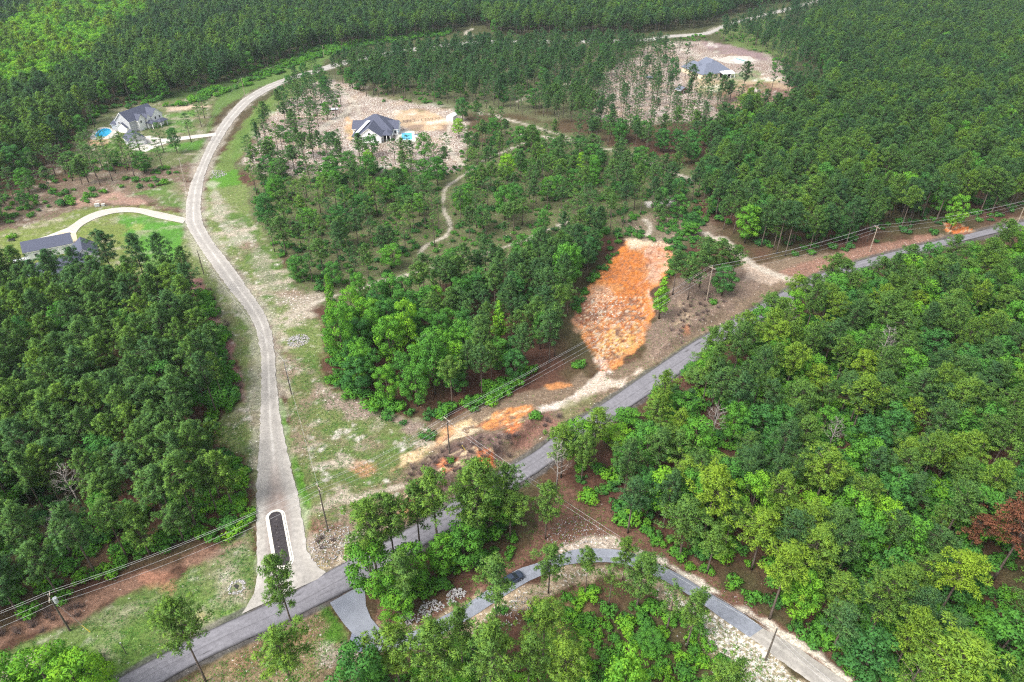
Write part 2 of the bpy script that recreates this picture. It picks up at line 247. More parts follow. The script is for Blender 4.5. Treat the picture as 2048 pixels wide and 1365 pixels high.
# (pixel outline, colour, strength, edge softness m, white speckle, green flecks, brown flecks); a number first = line of that width in metres
PAINT = [
 ([(480,330),(560,300),(700,320),(930,300),(1010,235),(1250,290),(1420,350),(1350,500),(1200,480),(1000,540),(650,620),(560,540),(500,450)], (0.12,0.125,0.06), .9, 8, .18, .65, .25),
 ([(660,160),(900,100),(1330,100),(1300,240),(1000,230),(720,200)], (0.13,0.135,0.07), .9, 10, .2, .6, .25),
 ([(560,195),(600,172),(650,160),(700,165),(740,195),(860,210),(905,222),(935,240),(930,300),(905,340),(840,345),(760,330),(700,340),(600,352),(520,345),(488,325),(505,280),(530,240)], (0.42,0.37,0.31), 1, 4, .6, .15, .95),
 ([(785,222),(840,218),(880,232),(905,250),(900,262),(830,262),(795,250)], (0.52,0.36,0.22), .9, 3, .2, 0, .2),
 ([(690,232),(712,246),(714,275),(700,282),(688,262)], (0.62,0.36,0.18), .8, 2, .2, 0, .1),
 ([(1175,215),(1215,150),(1290,98),(1350,85),(1420,82),(1500,100),(1540,108),(1570,140),(1600,185),(1560,205),(1500,222),(1420,238),(1330,250),(1240,252),(1190,240)], (0.38,0.33,0.28), 1, 6, .55, .2, .95),
 ([(1400,80),(1460,90),(1530,108),(1545,125),(1480,118),(1420,105)], (0.22,0.14,0.15), .8, 4, .2, 0, .3),
 ([(1380,150),(1440,160),(1500,165),(1560,155),(1540,180),(1480,195),(1400,190)], (0.30,0.30,0.12), .8, 4, .2, .5, .1),
 ([(1440,150),(1520,140),(1530,165),(1460,175)], GRASS, .7, 3, .1, .3, 0),
 ([(1480,165),(1620,175),(1640,200),(1600,225),(1480,225),(1420,215)], REDLIT, .8, 6, .15, .1, .2),
 ([(1440,55),(1560,30),(1600,60),(1600,120),(1545,112),(1440,85)], (0.12,0.17,0.05), .9, 8, .05, .6, .1),
 # grass beside the gravel road
 ([(560,180),(610,150),(660,150),(600,185),(560,215),(520,250),(490,300),(460,345),(430,385),(410,400),(412,370),(430,330),(460,285),(490,240),(520,210)], (0.125,0.185,0.045), .95, 2.5, .2, .5, .1),
 ([(540,205),(555,215),(520,250),(485,305),(465,330),(468,290),(500,240)], GRASS, .8, 2, .05, .5, 0),
 ([(418,355),(470,340),(475,375),(430,420),(410,410)], (0.08,0.22,0.02), .9, 2.5, .1, .4, 0),
 ([(407,380),(490,370),(500,430),(560,520),(600,600),(640,640),(640,760),(580,760),(556,700),(545,655),(520,610),(490,560),(440,500),(410,450)], (0.15,0.19,0.06), 1, 2.5, .25, .5, .2),
 ([(455,425),(500,440),(545,500),(585,560),(580,590),(530,570),(480,510),(445,460)], (0.085,0.15,0.03), .9, 2.5, .15, .5, .1),
 ([(480,440),(505,470),(560,560),(620,600),(600,620),(550,600),(520,560),(500,510)], (0.34,0.29,0.24), .5, 3, .5, .3, .3),
 ([(560,590),(640,590),(640,640),(600,650),(570,630)], (0.36,0.30,0.24), .8, 3, .5, .2, .3),
 ([(425,360),(455,410),(440,440),(500,470),(480,500),(420,430)], (0.40,0.36,0.30), .6, 3, .5, .3, .2),
 ([(440,185),(560,120),(640,92),(700,90),(640,130),(570,158),(500,180),(450,215),(420,260),(400,300),(385,330),(400,270)], (0.10,0.165,0.04), 1, 3, .12, .55, .05),
 ([(300,190),(430,170),(640,95),(560,140),(440,195),(330,215)], DGRASS, .8, 5, .05, .6, .1),
 ([(165,260),(220,212),(330,205),(430,190),(400,300),(350,345),(260,330),(150,330),(140,290)], (0.12,0.14,0.055), 1, 4, .15, .4, .3),
 ([(318,232),(385,222),(390,262),(330,268)], (0.085,0.19,0.03), .95, 2.5, 0, .3, 0),
 ([(195,280),(225,275),(250,300),(330,292),(410,280),(400,300),(300,305),(230,312),(200,300)], (0.08,0.2,0.025), .95, 2.5, 0, .3, 0),
 ([(335,215),(380,210),(420,212),(380,219),(330,224)], (0.50,0.38,0.28), .9, 2, .3, 0, .1),
 ([(170,285),(188,270),(225,282),(215,290),(180,292)], (0.50,0.30,0.18), .8, 2, .2, 0, .1),
 ([(-200,480),(60,375),(250,340),(390,330),(380,380),(372,430),(300,410),(180,420),(60,470),(-200,560)], (0.16,0.11,0.08), 1, 4, .2, .45, .35),
 ([(245,395),(330,365),(372,362),(374,420),(330,412),(290,388)], (0.095,0.17,0.035), .95, 2.5, .15, .4, .1),
 ([(150,400),(230,385),(290,400),(300,412),(200,408),(150,420)], (0.36,0.22,0.17), .8, 3, .3, .2, .2),
 ([(-200,520),(40,455),(120,430),(200,412),(280,410),(365,428),(372,500),(330,540),(200,570),(60,590),(-200,640)], (0.16,0.20,0.05), 1, 3, .05, .35, .15),
 ([(240,432),(300,432),(368,447),(366,500),(340,560),(280,520),(250,470)], (0.08,0.235,0.028), .95, 3, .08, .5, .05),
 ([(268,445),(290,450),(280,462),(255,458)], (0.32,0.33,0.10), .6, 1.5, 0, .2, 0),
 ([(-100,540),(60,520),(80,545),(20,570),(-100,590)], (0.09,0.22,0.025), .8, 3, 0, .3, 0),
 # west verge: lawn, reddish litter, hedge
 ([(372,450),(390,460),(430,540),(480,600),(520,660),(525,800),(515,1100),(505,1190),(440,1200),(440,1090),(500,1050),(505,930),(470,905),(440,870),(445,838),(490,800),(480,760),(430,650),(385,560),(366,500)], (0.145,0.18,0.06), 1, 2.2, .25, .45, .2),
 ([(380,560),(400,556),(440,640),(470,700),(492,770),(490,805),(475,790),(452,720),(415,650)], (0.28,0.14,0.12), 1, 1.2, .2, .05, .2),
 ([(490,560),(520,690),(523,800),(510,830),(495,780),(490,700),(470,630)], (0.11,0.17,0.04), .7, 2.5, .1, .4, .1),
 # corner field between gravel and county roads
 ([(556,700),(640,730),(660,775),(720,800),(790,830),(860,850),(895,870),(850,920),(800,960),(780,1030),(720,1100),(655,1146),(632,1128),(600,1000),(575,900)], (0.145,0.17,0.06), 1, 2, .22, .5, .3),
 ([(620,735),(650,775),(720,803),(800,835),(850,850),(830,870),(760,840),(690,830),(630,800)], (0.27,0.20,0.17), .9, 2.5, .35, .1, .3),
 ([(640,860),(720,870),(780,930),(760,990),(690,960),(640,920)], (0.12,0.17,0.05), .6, 5, .2, .5, .1),
 (2.6, [(558,800),(572,870),(590,930),(606,990),(620,1060),(628,1100)], (0.085,0.23,0.02), .9, .8, 0, .4, 0),
 ([(625,1040),(690,1040),(690,1080),(665,1105),(625,1100)], (0.20,0.09,0.07), .9, 2, .15, .1, .3),
 ([(620,1080),(700,1062),(708,1090),(660,1118),(630,1110)], (0.36,0.33,0.30), .6, 1.5, .6, .2, .3),
 ([(634,1128),(715,1085),(720,1108),(657,1147)], (0.50,0.40,0.24), .8, 1, .4, .1, .1),
 ([(700,920),(760,940),(740,960),(700,945)], (0.45,0.22,0.13), .7, 1.5, .3, .1, 0),
 # power line cut along the county road
 ([(850,845),(930,830),(1030,785),(1100,775),(1165,748),(1200,760),(1280,720),(1300,650),(1350,560),(1500,530),(1700,500),(1880,470),(2100,420),(2100,445),(1740,515),(1600,562),(1490,626),(1350,707),(1210,803),(1070,902),(980,955),(860,1030),(790,1072),(720,1108),(760,1000),(810,930)], (0.20,0.145,0.10), 1, 2, .22, .3, .3),
 ([(900,1000),(985,948),(1070,895),(1210,795),(1350,700),(1490,620),(1604,558),(1741,510),(1741,518),(1604,566),(1488,632),(1350,712),(1210,808),(1070,906),(981,960),(905,1010)], (0.17,0.17,0.065), .85, 1, .2, .4, .1),
 ([(780,950),(850,910),(905,870),(960,850),(940,840),(890,855),(860,880),(800,925)], (0.58,0.42,0.24), .95, 1.5, .35, 0, .15),
 ([(865,865),(905,865),(935,850),(960,853),(940,872),(880,890),(850,900)], (0.60,0.50,0.34), .9, 1, .3, 0, .1),
 ([(862,872),(905,848),(915,868),(870,895)], ORANGE, .6, 1, .1, 0, 0),
 ([(960,850),(992,823),(1043,811),(1078,817),(1053,830),(1012,848),(975,858)], ORANGE, 1, .8, .05, 0, .05),
 ([(1010,850),(1036,848),(1042,868),(1020,885),(1008,880)], (0.55,0.16,0.05), 1, .8, 0, 0, .1),
 ([(1060,845),(1100,820),(1120,850),(1060,890),(1030,900),(1040,870)], (0.26,0.13,0.10), .8, 2, .1, .2, .3),
 ([(850,930),(900,905),(960,880),(1010,885),(990,930),(930,965),(870,1000),(820,1020),(800,1000),(810,960)], (0.16,0.105,0.09), .9, 2, .15, .2, .5),
 ([(873,945),(890,930),(916,935),(915,960),(885,968)], (0.62,0.17,0.05), .85, 1, .05, .1, .2),
 ([(945,912),(985,915),(990,935),(955,938)], (0.60,0.16,0.045), .85, 1, .05, .1, .2),
 ([(830,960),(852,955),(856,985),(836,990)], (0.56,0.20,0.08), .7, 1, .05, .1, .2),
 ([(800,1005),(835,1000),(832,1038),(806,1035)], (0.60,0.33,0.14), .85, 1, .1, .1, .1),
 ([(700,1000),(790,930),(850,950),(800,1010),(730,1060)], (0.19,0.15,0.09), .7, 3, .25, .35, .3),
 (2.2, [(1078,820),(1122,809),(1150,792),(1180,770),(1200,748),(1212,735)], (0.60,0.52,0.45), .95, 1.2, .4, 0, .05),
 ([(1120,815),(1165,775),(1205,745),(1235,765),(1280,740),(1240,775),(1180,792),(1140,815)], (0.56,0.46,0.37), .9, 1.2, .4, .05, .1),
 ([(1090,772),(1140,765),(1148,775),(1100,780)], ORANGE, .8, .8, .05, .1, .1),
 ([(1130,800),(1200,790),(1180,810),(1130,830)], (0.15,0.17,0.06), .6, 2, .1, .4, .1),
 # clay pit
 ([(1247,495),(1256,478),(1286,484),(1310,482),(1336,480),(1348,512),(1340,546),(1318,562),(1301,587),(1306,621),(1300,655),(1290,682),(1268,705),(1246,716),(1226,742),(1207,745),(1193,722),(1182,698),(1163,672),(1144,641),(1150,611),(1173,574),(1197,550),(1224,515)], (0.60,0.255,0.085), 1, 1.2, .2, 0, .15),
 ([(1225,515),(1245,495),(1290,510),(1300,560),(1290,590),(1250,585),(1215,560)], (0.66,0.21,0.04), .9, 2.5, 0, 0, 0),
 ([(1285,495),(1340,485),(1345,530),(1320,560),(1300,575),(1295,530)], PINK, .85, 2.5, .15, 0, 0),
 (1.2, [(1290,500),(1296,530),(1302,555),(1296,575),(1300,600),(1306,620)], (0.72,0.45,0.33), .8, .8, 0, 0, 0),
 (1.2, [(1302,550),(1290,562),(1278,570),(1284,585),(1300,592)], (0.72,0.45,0.33), .8, .8, 0, 0, 0),
 ([(1180,590),(1215,580),(1250,610),(1235,640),(1190,650),(1160,660),(1150,640)], (0.55,0.33,0.21), .75, 3, .5, 0, .35),
 ([(1150,600),(1175,580),(1185,600),(1165,660),(1150,650)], (0.30,0.14,0.10), .8, 2, .1, .1, .4),
 ([(1215,670),(1255,640),(1280,655),(1270,685),(1240,712),(1205,718),(1195,695)], (0.70,0.44,0.15), .8, 1.6, .1, 0, .08),
 ([(1270,590),(1302,600),(1304,640),(1290,665),(1270,640)], (0.70,0.24,0.05), .8, 2.5, 0, 0, 0),
 ([(1190,720),(1215,715),(1222,745),(1195,750)], (0.66,0.60,0.55), .8, 1.5, .4, 0, .1),
 ([(1250,478),(1345,476),(1340,495),(1300,492),(1255,500)], (0.62,0.50,0.36), .85, 1.5, .4, .1, .2),
 ([(1240,440),(1420,430),(1440,475),(1350,485),(1250,475)], (0.20,0.15,0.11), .8, 5, .25, .4, .3),
 ([(1290,405),(1345,396),(1350,410),(1300,415)], WSAND, .8, 2, .4, .1, .2),
 ([(1350,560),(1500,535),(1560,555),(1500,590),(1420,640),(1350,690),(1300,720),(1300,660)], (0.21,0.15,0.115), .9, 3, .2, .25, .35),
 ([(1480,515),(1520,530),(1570,555),(1540,570),(1490,560)], (0.46,0.36,0.28), .8, 2, .4, .1, .2),
 ([(1360,600),(1385,630),(1380,660),(1350,650)], (0.48,0.36,0.24), .6, 2, .3, .1, .2),
 ([(1362,664),(1378,660),(1382,672),(1366,676)], (0.42,0.17,0.08), .6, .8, .1, 0, .3),
 ([(1560,545),(1700,500),(1860,470),(1880,480),(1740,512),(1600,555)], (0.28,0.15,0.11), .8, 2, .3, .2, .2),
 ([(1885,440),(1915,444),(1950,462),(1938,470),(1895,465)], (0.70,0.20,0.05), 1, .8, 0, 0, 0),
 # south-west corner by the county road
 ([(-60,1320),(100,1262),(160,1245),(250,1175),(330,1165),(420,1120),(490,1080),(512,1100),(508,1195),(484,1228),(428,1258),(328,1310),(239,1358),(150,1412),(-60,1500)], (0.12,0.175,0.05), 1, 2, .18, .5, .2),
 ([(-60,1315),(0,1275),(120,1210),(250,1156),(376,1116),(500,1065),(498,1095),(430,1115),(340,1145),(270,1185),(190,1225),(100,1262),(0,1300)], (0.20,0.115,0.08), 1, 2.2, .1, .05, .25),
 ([(290,1150),(360,1140),(350,1185),(300,1180)], (0.36,0.17,0.11), .6, 2, .15, .2, .1),
 ([(395,1225),(418,1232),(405,1242),(392,1238)], (0.60,0.40,0.18), .8, .8, .1, 0, 0),
 ([(440,1185),(480,1180),(490,1205),(420,1220)], (0.38,0.32,0.27), .6, 1.5, .5, .2, .2),
 ([(120,1290),(330,1240),(420,1190),(460,1225),(340,1290),(200,1350)], (0.10,0.19,0.03), .6, 4, .1, .5, .1),
 ([(0,1340),(60,1310),(110,1300),(40,1345),(0,1365)], (0.50,0.46,0.34), .6, 1.5, .5, .1, .2),
 # south side of the county road
 ([(330,1372),(444,1304),(512,1272),(581,1238),(655,1208),(690,1250),(700,1290),(770,1310),(690,1370),(500,1500),(200,1500)], (0.23,0.17,0.10), 1, 2, .3, .3, .3),
 ([(640,1215),(665,1220),(690,1255),(690,1280),(650,1290),(660,1250)], (0.085,0.21,0.02), .9, 1.5, 0, .4, 0),
 ([(430,1340),(470,1310),(600,1260),(640,1240),(600,1290),(480,1350)], (0.32,0.19,0.11), .6, 2.5, .35, .2, .2),
 ([(640,1290),(700,1290),(720,1310),(640,1330)], (0.40,0.36,0.30), .6, 2, .5, .2, .2),
 ([(728,1165),(745,1170),(790,1235),(870,1215),(1000,1140),(1060,1090),(1120,960),(1200,1000),(1340,1095),(1420,1140),(1540,1240),(1720,1375),(1690,1365),(1600,1300),(1480,1224),(1350,1143),(1275,1108),(1228,1097),(1162,1095),(1074,1124),(971,1180),(886,1230),(834,1258),(778,1274),(745,1240)], (0.165,0.088,0.062), 1, 1.5, .1, .05, .2),
 ([(1120,1105),(1150,1075),(1210,1068),(1260,1095),(1230,1100),(1165,1098)], (0.50,0.42,0.34), .85, 1.5, .5, .05, .2),
 ([(750,1240),(775,1255),(840,1250),(900,1215),(960,1180),(962,1192),(890,1232),(834,1262),(778,1276)], (0.42,0.34,0.22), .8, 1, .3, .2, .3),
 ([(1270,1106),(1350,1140),(1416,1183),(1484,1224),(1610,1300),(1690,1360),(1700,1357),(1615,1292),(1490,1215),(1420,1175),(1350,1130),(1280,1098)], (0.62,0.56,0.47), .9, .8, .3, 0, .1),
 ([(850,1288),(940,1236),(1043,1173),(1118,1135),(1210,1126),(1262,1134),(1325,1162),(1400,1208),(1500,1276),(1610,1365),(1780,1500),(1500,1500),(1460,1340),(1400,1270),(1320,1200),(1240,1160),(1170,1160),(1110,1190),(1000,1225),(900,1290)], (0.40,0.31,0.21), 1, 1.5, .45, .2, .35),
 ([(1340,1190),(1420,1215),(1520,1290),(1600,1365),(1500,1400),(1440,1310),(1380,1250)], (0.36,0.31,0.21), .9, 2, .85, .35, .3),
 ([(1080,1200),(1160,1180),(1190,1260),(1190,1400),(1080,1400)], (0.20,0.13,0.07), .9, 3, .05, .5, .2),
]
TRAILS = [(2.8, [(954,224),(968,230),(989,230),(1003,237),(1044,247),(1077,257),(1116,269),(1167,288),(1198,297),(1233,302),(1270,313),(1299,325),(1350,347),(1382,360)]),
 (2.6, [(1036,203),(1073,188),(1120,173),(1142,165),(1200,140)]), (2.6, [(1040,270),(1097,275),(1130,282)]),
 (1.1, [(1050,285),(1023,298),(1003,306),(972,319),(930,349),(899,369),(889,383),(886,403),(889,424),(901,448),(899,460),(886,476),(852,491),(841,505),(843,532)]),
 (2.0, [(1140,440),(1125,450),(1084,464),(1060,476),(1012,494),(978,506),(923,518),(889,527),(869,534),(787,559),(732,573),(677,590),(636,604),(600,625),(575,645)]),
 (3.0, [(1409,466),(1427,477),(1442,476),(1466,497),(1488,517),(1510,532),(1550,549),(1590,562)]),
 (3.2, [(655,160),(664,175),(685,184),(703,200),(714,215),(720,228)]), (4.5, [(700,215),(690,228),(660,245),(640,262)]), (2.2,[(905,225),(900,250),(893,280),(905,310),(925,330)]),
 (3.6, [(1338,84),(1352,92),(1364,99),(1390,108),(1440,119),(1480,116),(1505,125)]),
 (3.0, [(950,57),(935,62),(932,67),(941,72),(978,76)]), (2.0,[(1290,440),(1300,455),(1296,470)])]
def build_ground():
    ys = list(np.arange(1560, -60, -3.2)); Yr = [gp(1024, y)[1] for y in ys]
    Yr = [-400, -200, -80, -20, 10] + [Y for Y in Yr if Y > 25] + [1400, 1700, 2200, 3000, 4200, 6000]
    Yr = np.array(sorted(Yr)); nx = 760
    S = np.linspace(-1, 1, nx); wd = np.maximum(Yr, 40) * 0.80 * 1.12 + 62
    X = (wd[:, None] * S[None, :]); Y = np.repeat(Yr[:, None], nx, 1)
    X = X.ravel(); Y = Y.ravel(); n = len(X)
    z = height(X, Y); far = Y > 1500; z[far] = 0
    nA = fbm(X, Y, 22, 5, 4); nB = fbm(X, Y, 3.2, 9, 4); nC = fbm(X, Y, 8, 13, 4)
    C = np.empty((n, 3)); C[:] = LITTER; C *= (0.7 + 0.6 * nB)[:, None]
    Kx = np.zeros((n, 3)); Kx[:, 0] = 0.05; Kx[:, 1] = 0.15; Kx[:, 2] = 0.1
    gm = np.clip((nA - 0.42) * 4, 0, 1) * 0.5; gm = np.maximum(gm, np.clip((Y - 330) / 150, 0, 1) * .75)
    C = C * (1 - gm[:, None]) + np.array((0.06, 0.085, 0.03)) * gm[:, None]
    wob = (nB - 0.5) * 2.0 + (nC - 0.5) * 1.6
    def layer(m, col, st, ks):
        nonlocal C, Kx
        m = m * st; C = C * (1 - m[:, None]) + np.array(col) * m[:, None]; Kx = Kx * (1 - m[:, None]) + np.array(ks) * m[:, None]
    jr = np.random.default_rng(5)
    def jag(P):
        for _ in range(3):
            N_ = np.roll(P, -1, 0); e = N_ - P; nn = np.stack([-e[:, 1], e[:, 0]], 1); m_ = (P + N_) / 2 + nn * jr.uniform(-.17, .17, (len(P), 1)) * np.minimum(1, 5 / (np.linalg.norm(e, axis=1, keepdims=True) + 1e-6)); P = np.stack([P, m_], 1).reshape(-1, 2)
        return P
    def sub(P, pad):
        return np.nonzero((X > P[:, 0].min() - pad) & (X < P[:, 0].max() + pad) & (Y > P[:, 1].min() - pad) & (Y < P[:, 1].max() + pad))[0]
    def apply(ix, d, soft, col, st, ks):
        m = np.clip(0.5 + (d + wob[ix] * min(soft, 4) * 0.9 + (nA[ix] - .5) * (max(soft - 2.4, 0)) * 5.0) / soft, 0, 1); m = m * m * (3 - 2 * m) * st
        v = (0.78 + 0.44 * nC[ix])[:, None]
        C[ix] = C[ix] * (1 - m[:, None]) + np.array(col) * v * m[:, None]; Kx[ix] = Kx[ix] * (1 - m[:, None]) + np.array(ks) * m[:, None]
    for e in PAINT:
        if isinstance(e[0], (int, float)):
            w, pts, col, st, soft, a, b, c = e; P = smooth(GW(pts)); ix = sub(P, w + soft * 3); apply(ix, w / 2 - seg_dist(X[ix], Y[ix], P), soft, col, st, (a, b, c))
        else:
            pts, col, st, soft, a, b, c = e; P = jag(GW(pts)); ix = sub(P, soft * 3); apply(ix, sdf(X[ix], Y[ix], P), soft, col, st, (a, b, c))
    for cl in ([(480,320),(520,240),(600,165),(700,160),(900,215),(940,240),(910,345),(700,345),(600,355)], [(1175,240),(1215,150),(1290,98),(1420,80),(1570,140),(1600,185),(1420,245)]):
        P = GW(cl); ix = sub(P, 2); m = np.clip(sdf(X[ix], Y[ix], P) / 12 + .3, 0, 1); p1 = fbm(X[ix], Y[ix], 9, 501, 4); p2 = fbm(X[ix], Y[ix], 14, 502, 4)
        for q, cc, st in ((np.clip((p1 - .54) * 9, 0, 1), (0.21, 0.145, 0.115), .75), (np.clip((p2 - .56) * 9, 0, 1), (0.45, 0.34, 0.22), .7), (np.clip((.40 - p1) * 9, 0, 1), (0.68, 0.64, 0.58), .6), (np.clip((.38 - p2) * 9, 0, 1), (0.16, 0.17, 0.07), .5)):
            q = (q * m * st)[:, None]; C[ix] = C[ix] * (1 - q) + np.array(cc) * q
    for w, pts in TRAILS:
        P = smooth(GW(pts)); ix = sub(P, w + 3); d = seg_dist(X[ix], Y[ix], P)
        apply(ix, w / 2 - d, 1.3, (0.46, 0.41, 0.34), .8, (.25, .1, .2))
    for P, w in ROADLINES[:1]:      # stray gravel off the road
        ix = sub(P, 10); apply(ix, w * 1.05 - seg_dist(X[ix], Y[ix], P), 3.0, (0.40, 0.36, 0.30), .55, (.35, .2, .1))
    for P, w in ROADLINES[1:2]:
        ix = sub(P, 10); apply(ix, w * 0.95 - seg_dist(X[ix], Y[ix], P), 0.8, (0.10, 0.095, 0.095), .8, (.1, .05, .2))
    # tracked clay: streaks along the pit
    Pp = GW([(1247,495),(1336,480),(1348,512),(1301,587),(1306,621),(1290,682),(1246,722),(1200,760),(1163,672),(1144,641),(1173,574)])
    ix = sub(Pp, 4); mm = np.clip(sdf(X[ix], Y[ix], Pp) / 3, 0, 1)
    xi, yi = X[ix], Y[ix]; warp = (fbm(xi, yi, 12, 81, 3) - .5) * 1.6
    def streak(a, ln, wd_, sd2):
        a = a + warp; return fbm((xi * np.cos(a) + yi * np.sin(a)) / ln, (-xi * np.sin(a) + yi * np.cos(a)), wd_, sd2, 3)
    w1 = streak(.9, 9, .9, 71); w2 = streak(1.3, 8, 1.2, 72); blot = fbm(xi, yi, 7, 73, 4); fine = fbm(xi, yi, 1.6, 74, 3)
    def mixin(q, cc):
        q = np.clip(q, 0, 1)[:, None]; C[ix] = C[ix] * (1 - q) + np.array(cc) * q
    north = np.clip((yi - GW([(1250, 600)])[0][1]) / 8 + .5, 0, 1); rough_ = 1 - .85 * north
    mixin((blot - .50) * 9 * mm * .6, (0.60, 0.20, 0.05)); mixin((.40 - blot) * 9 * mm * .4, (0.66, 0.42, 0.28))
    mixin((w1 - .57) * 14 * mm * .6 * (fine > .42) * rough_, (0.66, 0.50, 0.32)); mixin((.43 - w1) * 14 * mm * .55 * (rough_ + .3), (0.38, 0.12, 0.045))
    mixin((w2 - .59) * 14 * mm * .5 * rough_, (0.66, 0.56, 0.44)); mixin((fbm(xi, yi, 3.0, 75, 4) - .60) * 12 * mm * rough_ * .8, (0.24, 0.13, 0.085)); mixin((.37 - w2) * 14 * mm * .5, (0.30, 0.15, 0.09))
    C[ix] *= (1 - .2 * mm)[:, None]; z[ix] += ((w1 - .5) * .8 + (w2 - .5) * .3 + (blot - .5) * .7) * mm
    for pl, sds in (([(780,950),(850,905),(905,868),(964,843),(992,823),(1043,811),(1078,817),(1053,830),(1042,868),(1020,885),(960,853),(935,875),(860,895),(800,928)], 700), ([(873,945),(890,930),(945,912),(985,915),(990,935),(915,960),(885,968)], 701), ([(830,960),(856,955),(856,985),(835,1038),(800,1038),(800,1005)], 702), ([(1885,440),(1915,444),(1950,462),(1938,470),(1895,465)], 703)):
        P = GW(pl); ix = sub(P, 2); xi, yi = X[ix], Y[ix]; mk = np.clip(sdf(xi, yi, P) / 1.2 + .6, 0, 1); u_ = xi * .8 + yi * .6; v_ = yi * .8 - xi * .6
        q1 = fbm(u_ / 3.5, v_, .9, sds, 3); q2 = fbm(xi, yi, 3, sds + 9, 4); mixin((.44 - q1) * 12 * mk * .6, (0.30, 0.14, 0.08)); mixin((q1 - .58) * 12 * mk * .5, (0.62, 0.48, 0.30)); mixin((.42 - q2) * 10 * mk * .7, (0.21, 0.14, 0.095)); z[ix] += (q1 - .5) * .5 * mk
    # thin, sandy and bare places in the rough grass
    for cl, sds, amt in (([(556,700),(640,730),(720,800),(860,850),(895,870),(850,920),(780,1030),(720,1100),(655,1146),(632,1128),(600,1000),(575,900)], 610, .75), ([(407,380),(500,430),(640,640),(640,760),(556,700),(545,655),(490,560),(410,450)], 620, .75),
        ([(380,560),(480,600),(525,800),(515,1100),(505,1190),(440,1200),(440,1090),(505,930),(440,850),(490,800)], 630, .5), ([(-60,1320),(160,1245),(330,1165),(490,1080),(512,1195),(328,1310),(150,1412),(-60,1500)], 640, .3), ([(140,290),(220,212),(430,190),(400,300),(372,430),(60,470),(-200,560),(-200,480)], 650, .4), ([(-200,520),(120,430),(365,428),(330,540),(-200,640)], 660, .35)):
        P = GW(cl); ix = sub(P, 2); xi, yi = X[ix], Y[ix]; mk = np.clip(sdf(xi, yi, P) / 3 + .5, 0, 1) * amt
        a1 = fbm(xi * .6 + yi * .5, yi - xi * .4, 4.5, sds, 5); a2 = fbm(xi, yi, 9, sds + 1, 4); a3 = fbm(xi, yi, 2.2, sds + 2, 3)
        mixin((a1 - .56) * 12 * mk * .65, (0.40, 0.345, 0.27)); mixin((a2 - .56) * 10 * mk * .6, (0.235, 0.175, 0.125)); mixin((.40 - a1) * 10 * mk * .6, (0.075, 0.15, 0.028)); mixin((a3 - .64) * 14 * mk * .5 * (a2 > .45), (0.50, 0.46, 0.40))
    ny = len(Yr); idx = np.arange(n).reshape(ny, nx)
    F = np.stack([idx[:-1, :-1], idx[:-1, 1:], idx[1:, 1:], idx[1:, :-1]], -1).reshape(-1, 4)
    me = bpy.data.meshes.new('ground'); me.vertices.add(n); me.vertices.foreach_set('co', np.stack([X, Y, z], 1).ravel())
    me.loops.add(F.size); me.loops.foreach_set('vertex_index', F.ravel().astype(np.int32)); me.polygons.add(len(F))
    me.polygons.foreach_set('loop_start', (np.arange(len(F)) * 4).astype(np.int32))
    me.update(); me.validate()
    a = me.attributes.new('cover', 'FLOAT_COLOR', 'POINT'); a.data.foreach_set('color', np.concatenate([np.clip(C * 0.76, 0, 1), np.ones((n, 1))], 1).ravel())
    a = me.attributes.new('fleck', 'FLOAT_COLOR', 'POINT'); a.data.foreach_set('color', np.concatenate([Kx, np.ones((n, 1))], 1).ravel())
    me.shade_smooth()
    m = bpy.data.materials.new('ground cover'); m.use_nodes = True; t = m.node_tree; N = t.nodes; L = t.links; b = N['Principled BSDF']
    b.inputs['Roughness'].default_value = 0.95; b.inputs['Specular IOR Level'].default_value = 0.15
    c = N.new('ShaderNodeAttribute'); c.attribute_name = 'cover'; k = N.new('ShaderNodeAttribute'); k.attribute_name = 'fleck'
    sp = N.new('ShaderNodeSeparateColor'); L.new(k.outputs['Color'], sp.inputs[0]); tc = N.new('ShaderNodeTexCoord')
    def noise(s, d=5, off=0.0):
        mp = N.new('ShaderNodeMapping'); mp.inputs['Location'].default_value = (off, off * 2, 0); L.new(tc.outputs['Object'], mp.inputs[0])
        q = N.new('ShaderNodeTexNoise'); q.inputs['Scale'].default_value = s; q.inputs['Detail'].default_value = d; q.inputs['Roughness'].default_value = 0.6; L.new(mp.outputs[0], q.inputs['Vector']); return q.outputs['Fac']
    def mr(x, a0, a1, b0, b1):
        q = N.new('ShaderNodeMapRange'); L.new(x, q.inputs[0]); q.inputs[1].default_value = a0; q.inputs[2].default_value = a1; q.inputs[3].default_value = b0; q.inputs[4].default_value = b1; return q.outputs[0]
    def math2(op, x, y):
        q = N.new('ShaderNodeMath'); q.operation = op
        for i, w in enumerate((x, y)):
            if isinstance(w, (int, float)): q.inputs[i].default_value = w
            else: L.new(w, q.inputs[i])
        return q.outputs[0]
    col = c.outputs['Color']; n1 = noise(0.9, 6); n2 = noise(2.6, 3, 31.0)
    def fleck(col, amount, nz, colour, gain):
        th = math2('SUBTRACT', 0.70, math2('MULTIPLY', amount, 0.30)); q = math2('MULTIPLY', math2('SUBTRACT', nz, th), gain)
        cl = N.new('ShaderNodeClamp'); L.new(q, cl.inputs[0]); f = math2('MULTIPLY', cl.outputs[0], 0.85)
        mx = N.new('ShaderNodeMix'); mx.data_type = 'RGBA'; L.new(f, mx.inputs[0]); L.new(col, mx.inputs[6]); mx.inputs[7].default_value = (*colour, 1); return mx.outputs[2]
    col = fleck(col, sp.outputs[2], noise(0.8, 5, 77.0), (0.12, 0.065, 0.045), 8)
    col = fleck(col, sp.outputs[1], noise(0.7, 5, 11.0), (0.06, 0.135, 0.022), 7)
    col = fleck(col, sp.outputs[0], noise(1.5, 4, 51.0), (0.62, 0.58, 0.53), 12)
